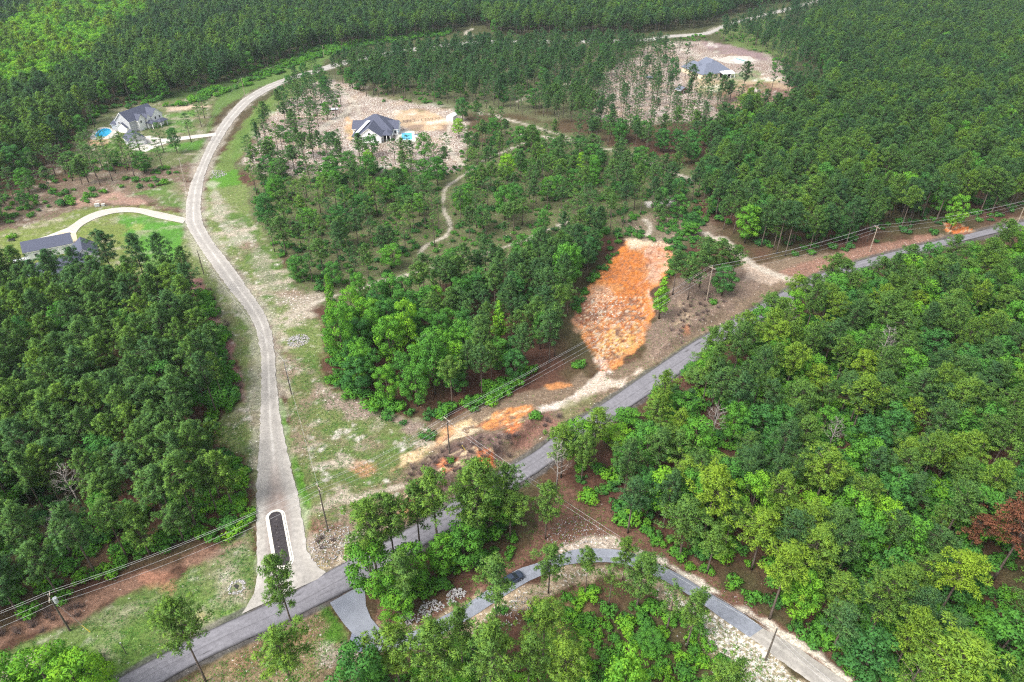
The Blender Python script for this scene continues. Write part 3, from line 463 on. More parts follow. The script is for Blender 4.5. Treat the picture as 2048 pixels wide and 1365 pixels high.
    v = mr(n1, 0.3, 0.7, 0.66, 1.36); v2 = mr(n2, 0.3, 0.7, 0.66, 1.36); vm = math2('MULTIPLY', v, v2)
    cb = N.new('ShaderNodeCombineColor'); [L.new(vm, cb.inputs[i]) for i in range(3)]
    mx = N.new('ShaderNodeMix'); mx.data_type = 'RGBA'; mx.blend_type = 'MULTIPLY'; mx.inputs[0].default_value = 1; L.new(col, mx.inputs[6]); L.new(cb.outputs[0], mx.inputs[7]); L.new(mx.outputs[2], b.inputs['Base Color'])
    bp = N.new('ShaderNodeBump'); bp.inputs['Distance'].default_value = 0.25; bp.inputs['Strength'].default_value = 0.8; L.new(n2, bp.inputs['Height']); L.new(bp.outputs[0], b.inputs['Normal'])
    me.materials.append(m); o = bpy.data.objects.new('ground', me); COL.objects.link(o); tag(o, kind='structure')
build_ground()

# ---------------------------------------------------------------- roads
def ribbon(name, R, z, colour, ragged=0.0, nc=22, step=0.8, rough=0.9, noise=(1.2, 0.2), bump=0.03):
    Lp = smooth([gp(*a) for a, b in R], n=10); Rp = smooth([gp(*b) for a, b in R], n=10)
    mid = (Lp + Rp) / 2; s = np.concatenate([[0], np.cumsum(np.linalg.norm(np.diff(mid, axis=0), axis=1))]); m = int(s[-1] / step) + 2
    q = np.linspace(0, s[-1], m); I = lambda A: np.stack([np.interp(q, s, A[:, 0]), np.interp(q, s, A[:, 1])], 1)
    Lp, Rp = I(Lp), I(Rp); u = np.linspace(0, 1, nc)
    P = Lp[:, None] * (1 - u)[None, :, None] + Rp[:, None] * u[None, :, None]
    wid = np.linalg.norm(Rp - Lp, axis=1); dirn = (Rp - Lp) / wid[:, None]
    if ragged:
        for side, j in ((-1, 0), (1, nc - 1)):
            k = side * ragged * (fbm(q * 1.0, q * 0 + j, 0.9, 3 + j, 3) * 2 - 0.9); P[:, j] += dirn * k[:, None]
    X = P[..., 0].ravel(); Y = P[..., 1].ravel(); U = np.tile(u, m); Q = np.repeat(q, nc); Wd = np.repeat(wid, nc)
    Z = z + 0.06 * np.sin(np.pi * U) ** 0.5
    C = colour(U, Q, Wd, X, Y); n = len(X); idx = np.arange(n).reshape(m, nc)
    F = np.stack([idx[:-1, :-1], idx[:-1, 1:], idx[1:, 1:], idx[1:, :-1]], -1).reshape(-1, 4)
    me = bpy.data.meshes.new(name); me.from_pydata(np.stack([X, Y, Z], 1).tolist(), [], F.tolist())
    a = me.attributes.new('cover', 'FLOAT_COLOR', 'POINT'); a.data.foreach_set('color', np.concatenate([np.clip(C * 0.76, 0, 1), np.ones((n, 1))], 1).ravel())
    me.materials.append(mat(name + ' surface', (0, 0, 0), rough=rough, spec=0.2, noise=noise, bump=bump, vcol='cover')); me.shade_smooth()
    if me.polygons[0].normal.z < 0: me.flip_normals()
    o = bpy.data.objects.new(name, me); COL.objects.link(o); return tag(o, kind='structure')
def bell(x, c, w): return np.exp(-((x - c) / w) ** 2)
def lerp(a, b, t): return np.array(a) * (1 - t[:, None]) + np.array(b) * t[:, None]
def c_gravel(U, Q, Wd, X, Y):
    n = fbm(X, Y, 2.5, 41, 4); n2 = fbm(X, Y, 9, 42, 3)
    C = lerp((0.40, 0.372, 0.335), (0.355, 0.332, 0.305), np.clip(bell(U, .3, .12) + bell(U, .72, .12), 0, 1) * (0.6 + 0.6 * n2))
    berm = np.clip(bell(U, .5, .05) + .45 * bell(U, .03, .05) + .45 * bell(U, .97, .05) + .15 * bell(U, .14, .05), 0, 1)
    C = C + (np.array((0.64, 0.61, 0.57)) - C) * (berm * np.clip(n * 1.8 - .2, 0, 1) * .6)[:, None]
    # brown wedge on the way to the island
    px, py, _ = to_px(X, Y, 0); w = np.clip((py - 900) / 110, 0, 1) * np.clip((1150 - py) / 20, 0, 1); c = 548 + (py - 900) * 0.05
    k = w * np.clip(1.1 - np.abs(px - c) / (3 + 24 * w), 0, 1); k = np.clip(k * 1.6, 0, 1) * (0.35 + .65 * n)
    C = C * (1 - k[:, None]) + np.array((0.27, 0.205, 0.175)) * k[:, None]
    return C * (0.85 + 0.3 * n)[:, None]
def c_asphalt(base, seam=True):
    def f(U, Q, Wd, X, Y):
        n = fbm(X, Y, 3, 61, 4); st = fbm(U * 14, Q / 9.0, 1.0, 62, 3); C = np.array(base) * (0.86 + 0.28 * n)[:, None] * (0.9 + .2 * st)[:, None]
        if seam:
            d = np.clip(bell(U, .52, .015) * .55 + bell(U, .0, .045) + bell(U, 1., .07), 0, 1) * np.clip(.55 + n * .7, 0, 1)
            sc = np.clip((fbm(U * 9, Q / 6.0, 1.0, 64, 2) - .70) * 9, 0, 1) * np.clip(bell(U, .8, .12) + bell(U, .25, .06), 0, 1)
            d = np.clip(d + sc * .8, 0, 1); C = C * (1 - d[:, None]) + np.array((0.055, 0.052, 0.055)) * d[:, None]
        return C
    return f
ribbon('gravel_road', GRAVEL, 0.0, c_gravel, ragged=0.5, nc=30)
ribbon('county_road', COUNTY, 0.012, c_asphalt((0.222, 0.215, 0.236)), nc=40, ragged=.12)
ribbon('paved_lane', LANE, 0.006, c_asphalt((0.265, 0.283, 0.33), False), nc=14, ragged=.08)
ribbon('dirt_lane', DIRT, 0.0, c_gravel, nc=14, ragged=.3)
ribbon('concrete_driveway', CONCRETE, 0.03, lambda U, Q, Wd, X, Y: np.array((0.50, 0.465, 0.41)) * (0.9 + .2 * fbm(X, Y, 2, 8, 3))[:, None] * (1 - .25 * bell((Q / 4) % 1, .5, .03))[:, None], nc=6)
def slab(name, pts, z, m, thick=0.15, kind='structure', parent=None, sm=False):
    P = GW(pts) if parent is None else np.array(pts)
    if sm: P = smooth(P, True, 6)
    a = 0.5 * np.sum(P[:, 0] * np.roll(P[:, 1], -1) - np.roll(P[:, 0], -1) * P[:, 1])
    if a < 0: P = P[::-1]
    n = len(P); V = [(x, y, z) for x, y in P] + [(x, y, z - thick) for x, y in P]
    F = [tuple(range(n))] + [((i + 1) % n, i, i + n, (i + 1) % n + n) for i in range(n)]
    o = new_obj(name, V, F, m, parent)
    if kind: tag(o, kind=kind)
    return o
M['lanepad'] = mat('lane asphalt', (0.205, 0.218, 0.252), noise=(0.5, 0.12)); M['oldpad'] = mat('old asphalt', (0.165, 0.18, 0.235), noise=(0.7, 0.15))
M['apron'] = mat('pale apron', (0.36, 0.33, 0.29), noise=(0.4, 0.2))
slab('lane_mouth', LANEPAD, 0.045, M['lanepad'])
slab('old_asphalt_apron', [(704,1266),(699,1283),(715,1303),(760,1303),(735,1290),(718,1277)], 0.055, M['oldpad'])
slab('garage_apron', [(117,465),(152,466),(156,487),(146,494),(122,494),(113,478)], 0.05, M['tanconcrete'])
slab('driveway_spur', [(135,456),(152,467),(117,465),(113,478),(50,492),(48,486),(94,472)], 0.04, M['concrete'])
slab('house_driveway', [(432,266),(432,272),(345,283),(330,288),(292,304),(262,300),(255,286),(270,276),(300,272),(326,278)], 0.05, M['concrete'])
slab('parking_apron', [(1430,120),(1460,112),(1500,113),(1512,122),(1490,130),(1470,128),(1452,127)], 0.05, M['apron'])

# kerbed planting island in the mouth of the gravel road
def island():
    a = np.array(gp(551, 1034)); b = np.array(gp(567, 1123)); d = (b - a) / np.linalg.norm(b - a); nrm = np.array((d[1], -d[0])); W1 = 2.05
    def ring(r, z):
        V = []
        for k in range(13):
            t = math.pi * k / 12; p = a - d * math.sin(t) * r + nrm * math.cos(t) * -r; V.append((p[0], p[1], z))
        for k in range(13):
            t = math.pi * k / 12; p = b + d * math.sin(t) * r + nrm * math.cos(t) * r; V.append((p[0], p[1], z))
        return V
    root = empty('planting_island', (a[0], a[1], 0)); tag(root, 'long rounded island with pale double kerb and dark mulch in the gravel road mouth', 'traffic island')
    L = lambda V: [(x - a[0], y - a[1], z) for x, y, z in V]
    def band(name, prof, m):
        V = []; n = 26
        for r, z in prof: V += L(ring(r, z))
        F = []
        for j in range(len(prof) - 1):
            for i in range(n): F.append((j * n + i, j * n + (i + 1) % n, (j + 1) * n + (i + 1) % n, (j + 1) * n + i))
        return new_obj(name, V, F, m, root)
    band('gutter', [(W1, 0.02), (W1, 0.09), (W1 - .32, 0.10)], M['curb'])
    band('kerb', [(W1 - .36, 0.05), (W1 - .36, 0.26), (W1 - .72, 0.28), (W1 - .72, 0.1)], M['curb'])
    V = L(ring(W1 - .7, 0.2)); new_obj('mulch_bed', V, [tuple(range(26))], M['mulch'], root)
    for k in range(6):
        t = .1 + .15 * k; p = (b - a) * t + nrm * random.uniform(-.5, .5); s = MB()
        for j in range(14):
            an = random.random() * 6.28; s.tube([(p[0], p[1], .2), (p[0] + .22 * math.cos(an), p[1] + .22 * math.sin(an), .2 + random.uniform(.15, .45))], [.03, .005], 3)
        s.build('young_plant', M['bark'] if k % 2 else M['greybark'], root)
island()

# ---------------------------------------------------------------- tree models
def foliage_obj(name, P, leafvar, Nrm, material, parent, blades=3):
    """P: (n,blades,3) leaf corners; one polygon each"""
    n = len(P); gn = np.cross(P[:, 1] - P[:, 0], P[:, 2] - P[:, 0]); back = (gn * Nrm).sum(1) < 0
    P = P.copy(); P[back] = P[back][:, ::-1]; me = bpy.data.meshes.new(name)
    me.vertices.add(n * blades); me.vertices.foreach_set('co', P.reshape(-1)); me.loops.add(n * blades)
    me.loops.foreach_set('vertex_index', np.arange(n * blades, dtype=np.int32)); me.polygons.add(n); me.polygons.foreach_set('loop_start', (np.arange(n) * blades).astype(np.int32))
    me.update(); me.validate()
    a = me.attributes.new('leafvar', 'FLOAT', 'POINT'); a.data.foreach_set('value', np.repeat(leafvar, blades).astype(np.float32))
    me.shade_smooth(); me.normals_split_custom_set_from_vertices(np.repeat(Nrm, blades, 0).tolist())
    me.materials.append(material); o = bpy.data.objects.new(name, me); COL.objects.link(o); o.parent = parent; return o
def unit(v): return v / (np.linalg.norm(v, axis=-1, keepdims=True) + 1e-9)
def tufts(rng, centres, radii, per, length, width, up=0.35, out=None):
    """needle tufts: thin blades radiating from each clump"""
    P = []; Nn = []; Vv = []
    for c, r in zip(centres, radii):
        k = int(per * (r / 0.8) ** 1.6); d = rng.normal(size=(k, 3)); d[:, 2] += up; d = unit(d)
        base = c + d * r * rng.uniform(0.25, 0.85, (k, 1)) * np.array([1, 1, .75]); ln = length * rng.uniform(.6, 1.2, (k, 1)); tip = base + d * ln
        side = unit(np.cross(d, rng.normal(size=(k, 3)))) * width * rng.uniform(.6, 1.2, (k, 1))
        P.append(np.stack([base - side, base + side, tip], 1)); o = unit(d * .8 + np.array([0, 0, .45]) + rng.normal(size=(k, 3)) * .15); Nn.append(o)
        Vv.append(np.clip(rng.uniform(.2, .8) + rng.normal(size=k) * .2, 0, 1))
    return np.concatenate(P), np.concatenate(Vv), np.concatenate(Nn)
def make_pine(seed, hh=20.0, r0=3.0, low=0.5, n=95, dry=False, dense=1.0):
    rng = np.random.default_rng(seed); rd = random.Random(seed)
    root = empty('pine_tree', (0, 0, -500)); lean = rng.normal(size=2) * 0.25
    def axis(t): return np.array([lean[0] * t * t + .12 * math.sin(3 * t + seed), lean[1] * t * t, hh * t])
    mb = MB(); mb.tube([axis(t) - np.array([0, 0, .4 if t == 0 else 0]) for t in np.linspace(0, .97, 8)], [.24, .20, .18, .16, .13, .10, .06, .02], 6)
    C = []; R = []
    nb = int(n * .42)
    for k in range(nb):
        t = low + (1 - low) * (k + .5) / nb; ft = (t - low) / (1 - low)
        prof = (math.sin(math.pi * min(1, .16 + ft * .84)) ** .6) * (1.0 if ft < .55 else 1.15 - .45 * (ft - .55) / .45)
        rr = r0 * 1.15 * prof * rng.uniform(.35, 1.15) * (1 + .25 * math.sin(k * 2.4 * 2 + seed)); an = k * 2.4 + rng.uniform(-.5, .5); z = hh * t
        p = axis(t); e = p + np.array([math.cos(an) * rr, math.sin(an) * rr, .25 * rr + rng.uniform(-.2, .5)])
        m_ = p + (e - p) * .5 + np.array([0, 0, -.1]); mb.tube([p, m_, e], [.06, .04, .015], 3)
        C.append(e); R.append(rng.uniform(.42, .82)); C.append(p + (e - p) * rng.uniform(.5, .75) + rng.normal(size=3) * .25); R.append(rng.uniform(.4, .75))
        if rng.random() < .4: C.append(e + rng.normal(size=3) * np.array([.8, .8, .4])); R.append(rng.uniform(.4, .7))
    C.append(axis(.985)); R.append(.6)
    P, v, Nn = tufts(rng, C, R, int(98 * dense), .40, .085)
    mb.build('trunk', M['bark'], root, True); foliage_obj('crown', P, v, Nn, M['dry'] if dry else M['pine'], root)
    return root
def leaves(rng, lobes, per, size):
    P = []; Nn = []; Vv = []
    for c, r in lobes:
        k = int(per * r * r); d = rng.normal(size=(k, 3)); d[:, 2] += .3; d = unit(d)
        bumpy = 1 + .16 * np.sin(d[:, 0] * 5 + c[0] * 3) * np.sin(d[:, 1] * 5 + c[1]) * np.sin(d[:, 2] * 5 + 2)
        q = c + d * (r * bumpy * rng.uniform(.72, 1.08, k))[:, None] * np.array([1, 1, .85])
        nr = unit(d + rng.normal(size=(k, 3)) * .55); a = unit(np.cross(nr, rng.normal(size=(k, 3)))); b = np.cross(nr, a); s = size * rng.uniform(.6, 1.25, (k, 1))
        P.append(np.stack([q - a * s, q + b * s * .55, q + a * s, q - b * s * .55], 1)); Nn.append(unit(d * .75 + nr * .35 + np.array([0, 0, .3])))
        Vv.append(np.clip(rng.uniform(.25, .75) + rng.normal(size=k) * .14, 0, 1))
    return np.concatenate(P), np.concatenate(Vv), np.concatenate(Nn)
def make_hardwood(seed, hh=16.0, r0=4.0, conic=0.0, name='broadleaf_tree'):
    rng = np.random.default_rng(seed); root = empty(name, (0, 0, -500)); mb = MB()
    mb.tube([(0, 0, -.4), (.1, 0, hh * .3), (0, .15, hh * .55), (.1, 0, hh * .8)], [.25, .2, .14, .05], 6)
    lobes = []; n = 34
    for k in range(n):
        t = (k + .5) / n; an = k * 2.4 + rng.uniform(-.4, .4); zt = .24 + .70 * t
        prof = math.sin(math.pi * min(1, .14 + .80 * t)) ** .55 * (1 - conic * t * .9); rr = r0 * prof * rng.uniform(.45, .95)
        c = np.array([math.cos(an) * rr, math.sin(an) * rr, hh * zt + rng.uniform(-.5, .5)]); lobes.append((c, rng.uniform(.85, 1.45) * (r0 / 4) ** .5 * (1 - .35 * conic * t)))
        if k % 3 == 0: mb.tube([(0, 0, c[2] - rr * .9), tuple(c * np.array([.5, .5, 1]) - np.array([0, 0, rr * .35])), tuple(c)], [.09, .05, .02], 4)
    P, v, Nn = leaves(rng, lobes, 120, .235)
    mb.build('trunk', M['bark'], root, True); foliage_obj('crown', P, v, Nn, M['hard'], root, 4); return root
def make_shrub(seed, r0=1.6):
    rng = np.random.default_rng(seed); root = empty('shrub', (0, 0, -500)); mb = MB()
    lobes = [(np.array([rng.normal() * r0 * .45, rng.normal() * r0 * .45, rng.uniform(.35, .95) * r0]), rng.uniform(.45, .75) * r0 / 1.4) for _ in range(9)]
    for c, r in lobes[:5]: mb.tube([(c[0] * .2, c[1] * .2, -.1), tuple(c)], [.04, .02], 4)
    P, v, Nn = leaves(rng, lobes, 170, .20)
    mb.build('stem', M['bark'], root, True); foliage_obj('foliage', P, v, Nn, M['hard'], root, 4); return root
def make_dead(seed, hh=14.0, name='dead_tree'):
    rd = random.Random(seed); root = empty(name, (0, 0, -500)); tb = MB(); mb = MB()
    tb.tube([(0, 0, -.3), (.15, 0, hh * .4), (-.1, .2, hh * .75), (.1, .1, hh)], [.22, .16, .09, .03], 6)
    def br(p, d, ln, r, dep):
        q = p + d * ln; mb.tube([p, (p + q) / 2 + Vector((rd.uniform(-.1, .1), rd.uniform(-.1, .1), .1)) * ln * .3, q], [r, r * .75, r * .5], 4)
        if dep:
            for _ in range(3): br(q if rd.random() < .6 else p + d * ln * .6, (d + Vector((rd.uniform(-.7, .7), rd.uniform(-.7, .7), rd.uniform(-.1, .6)))).normalized(), ln * .62, r * .55, dep - 1)
    for k in range(22):
        z = hh * (.36 + .62 * k / 22); an = k * 2.4; br(Vector((0, 0.1, z)), Vector((math.cos(an), math.sin(an), .8)).normalized(), 1.75 * (1.25 - k / 26), .055, 3)
    tb.build('trunk', M['greybark'], root, True); mb.build('branches', M['greybark'], root, True); return root
def make_brush(seed):
    rd = random.Random(seed); root = empty('bare_bush', (0, 0, -500)); mb = MB()
    for k in range(46):
        an = rd.random() * 6.28; rr = rd.uniform(.3, 1.5); h_ = rd.uniform(.7, 1.9); p = Vector((math.cos(an) * rr * .3, math.sin(an) * rr * .3, 0)); q = Vector((math.cos(an) * rr, math.sin(an) * rr, h_))
        mb.tube([p, q], [.035, .012], 3)
        for _ in range(3):
            s = p.lerp(q, rd.uniform(.4, .9)); mb.tube([s, s + Vector((rd.uniform(-.4, .4), rd.uniform(-.4, .4), rd.uniform(.1, .4)))], [.016, .006], 3)
    mb.build('twigs', M['twig'], root); return root

PROTO = {'pine': [make_pine(10 + k, 20, r, lo, n) for k, (r, lo, n) in enumerate([(3.0, .42, 150), (3.4, .5, 155), (2.7, .46, 125), (3.2, .38, 165), (2.9, .58, 115), (3.5, .45, 165), (2.5, .52, 105)])],
 'thin': [make_pine(30 + k, 20, r, lo, n, dense=.8) for k, (r, lo, n) in enumerate([(3.0, .38, 52), (3.4, .45, 56), (2.6, .5, 44), (3.1, .42, 50)])],
 'hard': [make_hardwood(50 + k, 16, r) for k, r in enumerate([4.0, 4.6, 3.5, 4.2, 3.8])],
 'cone': [make_hardwood(60, 14, 2.6, .8), make_hardwood(61, 14, 2.3, .9)],
 'shrub': [make_shrub(70 + k) for k in range(4)], 'dead': [make_dead(80), make_dead(81)], 'dry': [make_pine(90, 20, 3.6, .5, 105, True)], 'brush': [make_brush(95), make_brush(96)]}
NATIVE = {'pine': 20.3, 'thin': 20.3, 'hard': 16.3, 'cone': 14.2, 'shrub': 2.1, 'dead': 14.0, 'dry': 20.3, 'brush': 1.9}
USED = set()
def copy_tree(root):
    r = root.copy(); COL.objects.link(r)
    for ch in root.children:
        c = ch.copy(); COL.objects.link(c); c.parent = r
    return r
def plant(kind, var, X, Y, Z, hgt, wide, rz, tint, label, cat, group):
    p = PROTO[kind][var]
    if (kind, var) in USED: r = copy_tree(p)
    else: r = p; USED.add((kind, var))
    s = hgt / NATIVE[kind]; r.location = (X, Y, Z); r.rotation_euler = (0, 0, rz); r.scale = (s * wide, s * wide, s)
    r['tint'] = tint
    for c in r.children: c['tint'] = tint
    for k in ('label', 'category', 'group'):
        if k in r: del r[k]
    return tag(r, label, cat, group)

# ---------------------------------------------------------------- single trees as the photograph places them
# kind, base x, base y, y of its top, width factor, tint, label
S = [
 ('pine',590,1266,1113,.9,.55,'lone tall pine leaning over the county road beside the island mouth'),
 ('pine',412,1363,1200,.95,.6,'lone tall pine at the bottom edge in front of the county road'),
 ('pine',993,1257,1117,1.1,.5,'tall full pine hiding the dark car on the paved lane'),
 ('pine',1096,1187,1088,.8,.5,'slim pine on the inner verge just right of the dark car'),
 ('pine',1170,1192,1100,0.6,.55,'small pine standing at the top of the lane curve'),
 ('pine',1245,1160,1080,0.55,.6,'slim pine growing in the very bend of the paved lane'),
 ('thin',1216,1215,1118,0.7,.6,'slim pale pine in the shrubs inside the lane bend'),
 ('pine',1272,1218,1112,1.0,.5,'full pine on the inner verge below the lane bend'),
 ('thin',1333,1262,1168,0.8,.5,'pine on the sandy inner verge between the bend and the service pole'),
 ('pine',1373,1296,1187,.85,.55,'last pine on the sandy inner verge before the pavement ends'),
 ('pine',1091,1079,972,.8,.55,'narrow pine alone on the red litter slope above the lane bend'),
 ('pine',1539,1237,1098,1.15,.9,'large yellow green pine at the wood edge above the pavement end'),
 ('pine',1502,1140,1022,1.1,.85,'yellow green pine with bare trunk at the edge of the right hand wood'),
 ('pine',1413,1146,1052,1.0,.6,'mid green pine with slanting bare trunk at the wood edge above the lane'),
 ('pine',1357,1122,1005,1.15,.5,'grey green pine at the wood edge above the left end of the lane curve'),
 ('pine',1405,1085,942,1.3,.95,'broad bright yellow pine beside the vivid green rounded tree'),
 ('hard',1490,1065,942,.95,.85,'vivid green rounded broadleaf tree inside the right hand wood'),
 ('hard',1590,1245,1150,.9,.8,'bright green leafy tree growing under the large yellow green pine'),
 ('pine',1872,1235,1112,1.2,1.25,'mustard yellow pine standing out in the right hand wood'),
 ('dry',1985,1165,1012,1.35,.5,'dying pine with rusty red needles near the right edge'),
 ('dry',1925,1120,1030,.8,.6,'smaller rusty red pine top left of the larger dying pine'),
 ('pine',1865,1420,1283,1.7,.8,'very broad bright pine crown at the bottom right corner'),
 ('hard',2000,700,600,1.25,.6,'broad rounded tree near the right edge below the county road'),
 ('dead',1750,742,655,1.2,.5,'bare grey dead tree in the middle of the right hand wood'),
 ('dead',1562,670,605,1.2,.5,'bare grey dead tree beside the hidden stretch of county road'),
 ('dead',1655,905,838,.9,.5,'broken pale snag in the right hand wood'),
 ('dead',1420,890,812,1.1,.5,'bare forked tree at the left of the right hand wood'),
 ('dead',1112,985,888,1.0,.5,'pale leafless tree leaning over the county road'),
 ('dead',165,1020,935,1.3,.5,'pale leafless tree rising from the left wood'),
 ('dead',145,1110,1030,1.1,.5,'dead limb tree near the lower edge of the left wood'),
 ('pine',590,1395,1265,1.2,.65,'low spreading pine at the bottom edge below the county road'),
 ('hard',130,1410,1305,1.1,.8,'bright leafy tree at the bottom left corner'),
 ('hard',55,1420,1320,1.0,.75,'leafy tree cut by the left end of the bottom edge'),
 ('hard',200,1440,1320,1.1,.9,'yellow green leafy tree right of the corner tree'),
 ('pine',925,1335,1215,.9,.55,'small pine overlapping the lane left of the tall full pine'),
 ('pine',880,1420,1255,1.2,.6,'full pine at the bottom edge under the lane'),
 ('pine',985,1430,1262,1.2,.6,'full pine at the bottom edge right of its twin'),
 ('pine',805,1400,1252,1.1,.7,'bright pine at the bottom edge by the lane mouth'),
 ('hard',735,1440,1295,1.1,.4,'dark leafy tree at the bottom edge beside the old asphalt'),
 ('pine',1085,1315,1208,.95,.7,'yellowish pine among the shrubs below the lane'),
 ('pine',1120,1400,1288,1.0,.75,'yellowish pine at the bottom edge by the dry grass'),
 ('pine',1055,1410,1275,1.0,.6,'slender pine at the bottom edge left of the yellowish one'),
 ('hard',1235,1460,1305,1.0,.8,'bright leafy tree at the bottom edge inside the lane bend'),
 ('pine',1430,1450,1330,1.0,.6,'pine top at the bottom edge by the sandy verge'),
 ('pine',814,1222,1108,.9,.5,'pine with pale bare trunk at the tip of the wooded wedge'),
 ('hard',797,1236,1185,1.0,.75,'low bright leafy tree at the tip of the wooded wedge'),
 ('hard',752,1196,1085,1.1,.7,'bright leafy tree hanging over the county road by the lane mouth'),
 ('pine',758,1170,1010,1.25,.6,'tall pine rising in front of the county road left of the wedge'),
 ('pine',880,1120,945,1.3,.6,'tall broad pine in the middle of the wooded wedge'),
 ('pine',955,1100,920,1.4,.6,'tallest broad pine of the wooded wedge before the clay bank'),
 ('pine',1020,1080,985,1.0,.6,'rounded pine at the right end of the wooded wedge'),
 ('pine',1440,738,645,1.0,.6,'pine at the county road right of the visible asphalt stretch'),
 ('pine',1475,722,628,1.0,.7,'pine at the county road left of the bare grey tree'),
 ('pine',1545,690,597,1.0,.6,'pine in front of the bare tree by the county road'),
 ('hard',1580,655,580,1.0,.8,'fresh green leafy tree hiding the county road near the tall pine'),
 ('pine',1410,755,655,1.0,.55,'pine over the county road at the right end of the open asphalt'),
 ('hard',1507,692,612,1.0,.6,'leafy tree over the county road left of the bare tree'),
 ('pine',1528,676,588,1.0,.5,'slim pine over the county road left of the bare tree'),
 ('pine',1612,634,548,1.0,.5,'pine over the county road left of the tall roadside pine'),
 ('pine',1672,618,520,1.1,.45,'pine over the county road right of the tall roadside pine'),
 ('hard',1712,608,532,1.0,.55,'leafy tree over the county road below the upper right pole'),
 ('pine',1738,600,515,1.0,.4,'slim pine over the county road below the upper right pole'),
 ('pine',1765,592,512,1.0,.45,'dark pine hiding the county road below the upper right pole'),
 ('pine',1797,580,490,1.1,.4,'dark pine right of the one below the upper right pole'),
 ('hard',1838,575,484,1.1,.45,'rounded tree hiding the far county road'),
 ('pine',1882,562,470,1.1,.45,'tall pine hiding the far county road before the orange patch'),
 ('hard',1925,560,486,1.1,.6,'rounded tree below the orange patch at the far county road'),
 ('pine',1985,530,440,1.1,.5,'tall pine hiding the county road near the right edge'),
 ('pine',1122,955,856,1.0,.65,'pine at the left tip of the right wood over the county road'),
 ('hard',1152,925,838,1.0,.75,'leafy tree at the left tip of the right wood over the county road'),
 ('pine',1187,905,820,1.0,.7,'bright pine just left of the open asphalt stretch'),
 ('pine',792,1142,990,1.0,.55,'tall pine over the county road at the left of the wooded wedge'),
 ('pine',842,1112,968,1.0,.5,'second tall pine over the county road in the wooded wedge'),
 ('cone',1318,638,553,1.3,.85,'narrow bright green tree at the right rim of the clay pit'),
 ('pine',1345,590,502,1.1,.35,'dark pine at the left of the clump beside the clay pit'),
 ('pine',1375,600,515,1.1,.4,'dark pine in front of the clump beside the clay pit'),
 ('pine',1398,575,488,1.2,.4,'dark pine in the middle of the clump beside the clay pit'),
 ('pine',1432,572,480,1.2,.42,'taller dark pine of the clump beside the clay pit'),
 ('hard',1443,592,530,1.0,.35,'dark leafy tree at the foot of the clump by the weathered pole'),
 ('pine',1462,570,490,1.1,.45,'rightmost dark pine of the clump beside the clay pit'),
 ('pine',1410,545,475,1.1,.35,'dark pine at the back of the clump beside the clay pit'),
 ('pine',1645,612,508,1.1,.5,'tall pine with visible trunk in front of the county road at right'),
 ('pine',1580,625,552,1.0,.75,'bright small pine at the county road left of the tall one'),
 ('hard',1900,460,385,.9,.8,'yellow green leafy tree at the wood edge above the orange patch'),
 ('hard',820,720,595,1.0,.9,'vivid yellow green tree towering in the central wood'),
 ('hard',785,735,625,1.1,.75,'vivid green tree left in the central wood'),
 ('hard',690,735,600,1.0,.7,'bright rounded tree at the left rim of the central wood'),
 ('hard',870,790,665,1.1,.55,'grey green rounded tree at the front of the central wood'),
 ('cone',668,640,545,.75,.75,'tall narrow bright green tree by the sandy trail end'),
 ('cone',998,690,600,1.1,.85,'narrow bright tree in the middle of the central wood'),
 ('hard',1130,590,480,1.2,.6,'broad green tree at the top of the central wood'),
 ('cone',903,560,508,1.2,.6,'dark cone shaped tree standing on the trail'),
 ('hard',540,460,385,1.2,.25,'big dark round tree east of the gravel road'),
 ('hard',1015,362,306,1.0,.95,'bright yellow green tree in the open pine wood'),
 ('cone',1160,348,303,1.2,1.0,'narrow lime green tree in the open pine wood'),
 ('cone',1083,322,288,1.3,1.0,'lime green tree beside the sandy trail'),
 ('cone',1073,292,260,1.2,.85,'narrow green tree above the lime green tree'),
 ('hard',1040,300,250,1.1,.45,'blue green rounded tree beside the long sandy trail'),
 ('hard',1185,330,285,1.1,.5,'rounded tree under the long sandy trail'),
 ('hard',1280,350,290,1.0,.45,'rounded dark tree in the open wood right of the trail'),
 ('hard',1010,440,365,1.1,.5,'broad rounded tree in the middle of the open pine wood'),
 ('hard',745,312,268,1.0,.35,'dark leafy tree in front of the white farmhouse gable'),
 ('hard',740,348,300,.9,.85,'lime green tree below the white farmhouse'),
 ('hard',850,322,262,.9,.5,'leafy tree right of the rectangular pool'),
 ('thin',815,312,270,.9,.3,'slim pine in front of the rectangular pool'),
 ('thin',893,312,266,.7,.3,'very slim pine right of the farmhouse yard'),
 ('hard',876,372,310,1.0,.4,'rounded tree below the farmhouse yard'),
 ('hard',918,275,236,1.0,.95,'lime tree in front of the white shed corner'),
 ('hard',925,242,193,1.0,.3,'dark round tree beside the white shed'),
 ('hard',1343,178,112,1.1,.2,'big dark round tree left of the cream house'),
 ('pine',1381,192,130,.8,.2,'pine in front of the left corner of the cream house'),
 ('pine',1415,190,146,.9,.3,'pine in front of the cream house lawn'),
 ('pine',1440,204,150,.9,.25,'tall pine in front of the cream house porch'),
 ('pine',1483,197,123,.8,.15,'tall dark pine at the right end of the cream house'),
 ('pine',1460,200,162,.9,.3,'small pine in the yard below the cream house porch'),
 ('thin',1508,217,163,.9,.3,'slim pine at the right of the cream house yard'),
 ('thin',1541,190,118,.9,.25,'tall slim pine at the back right of the cream house yard'),
 ('hard',1530,262,205,1.1,.5,'rounded green tree below the cream house yard'),
 ('thin',190,254,203,.9,.35,'slim pine behind the grey house pool'),
 ('thin',383,285,226,.9,.3,'slim pine on the grey house lawn near the driveway'),
 ('thin',410,237,192,.9,.3,'slim pine at the far corner of the grey house lawn'),
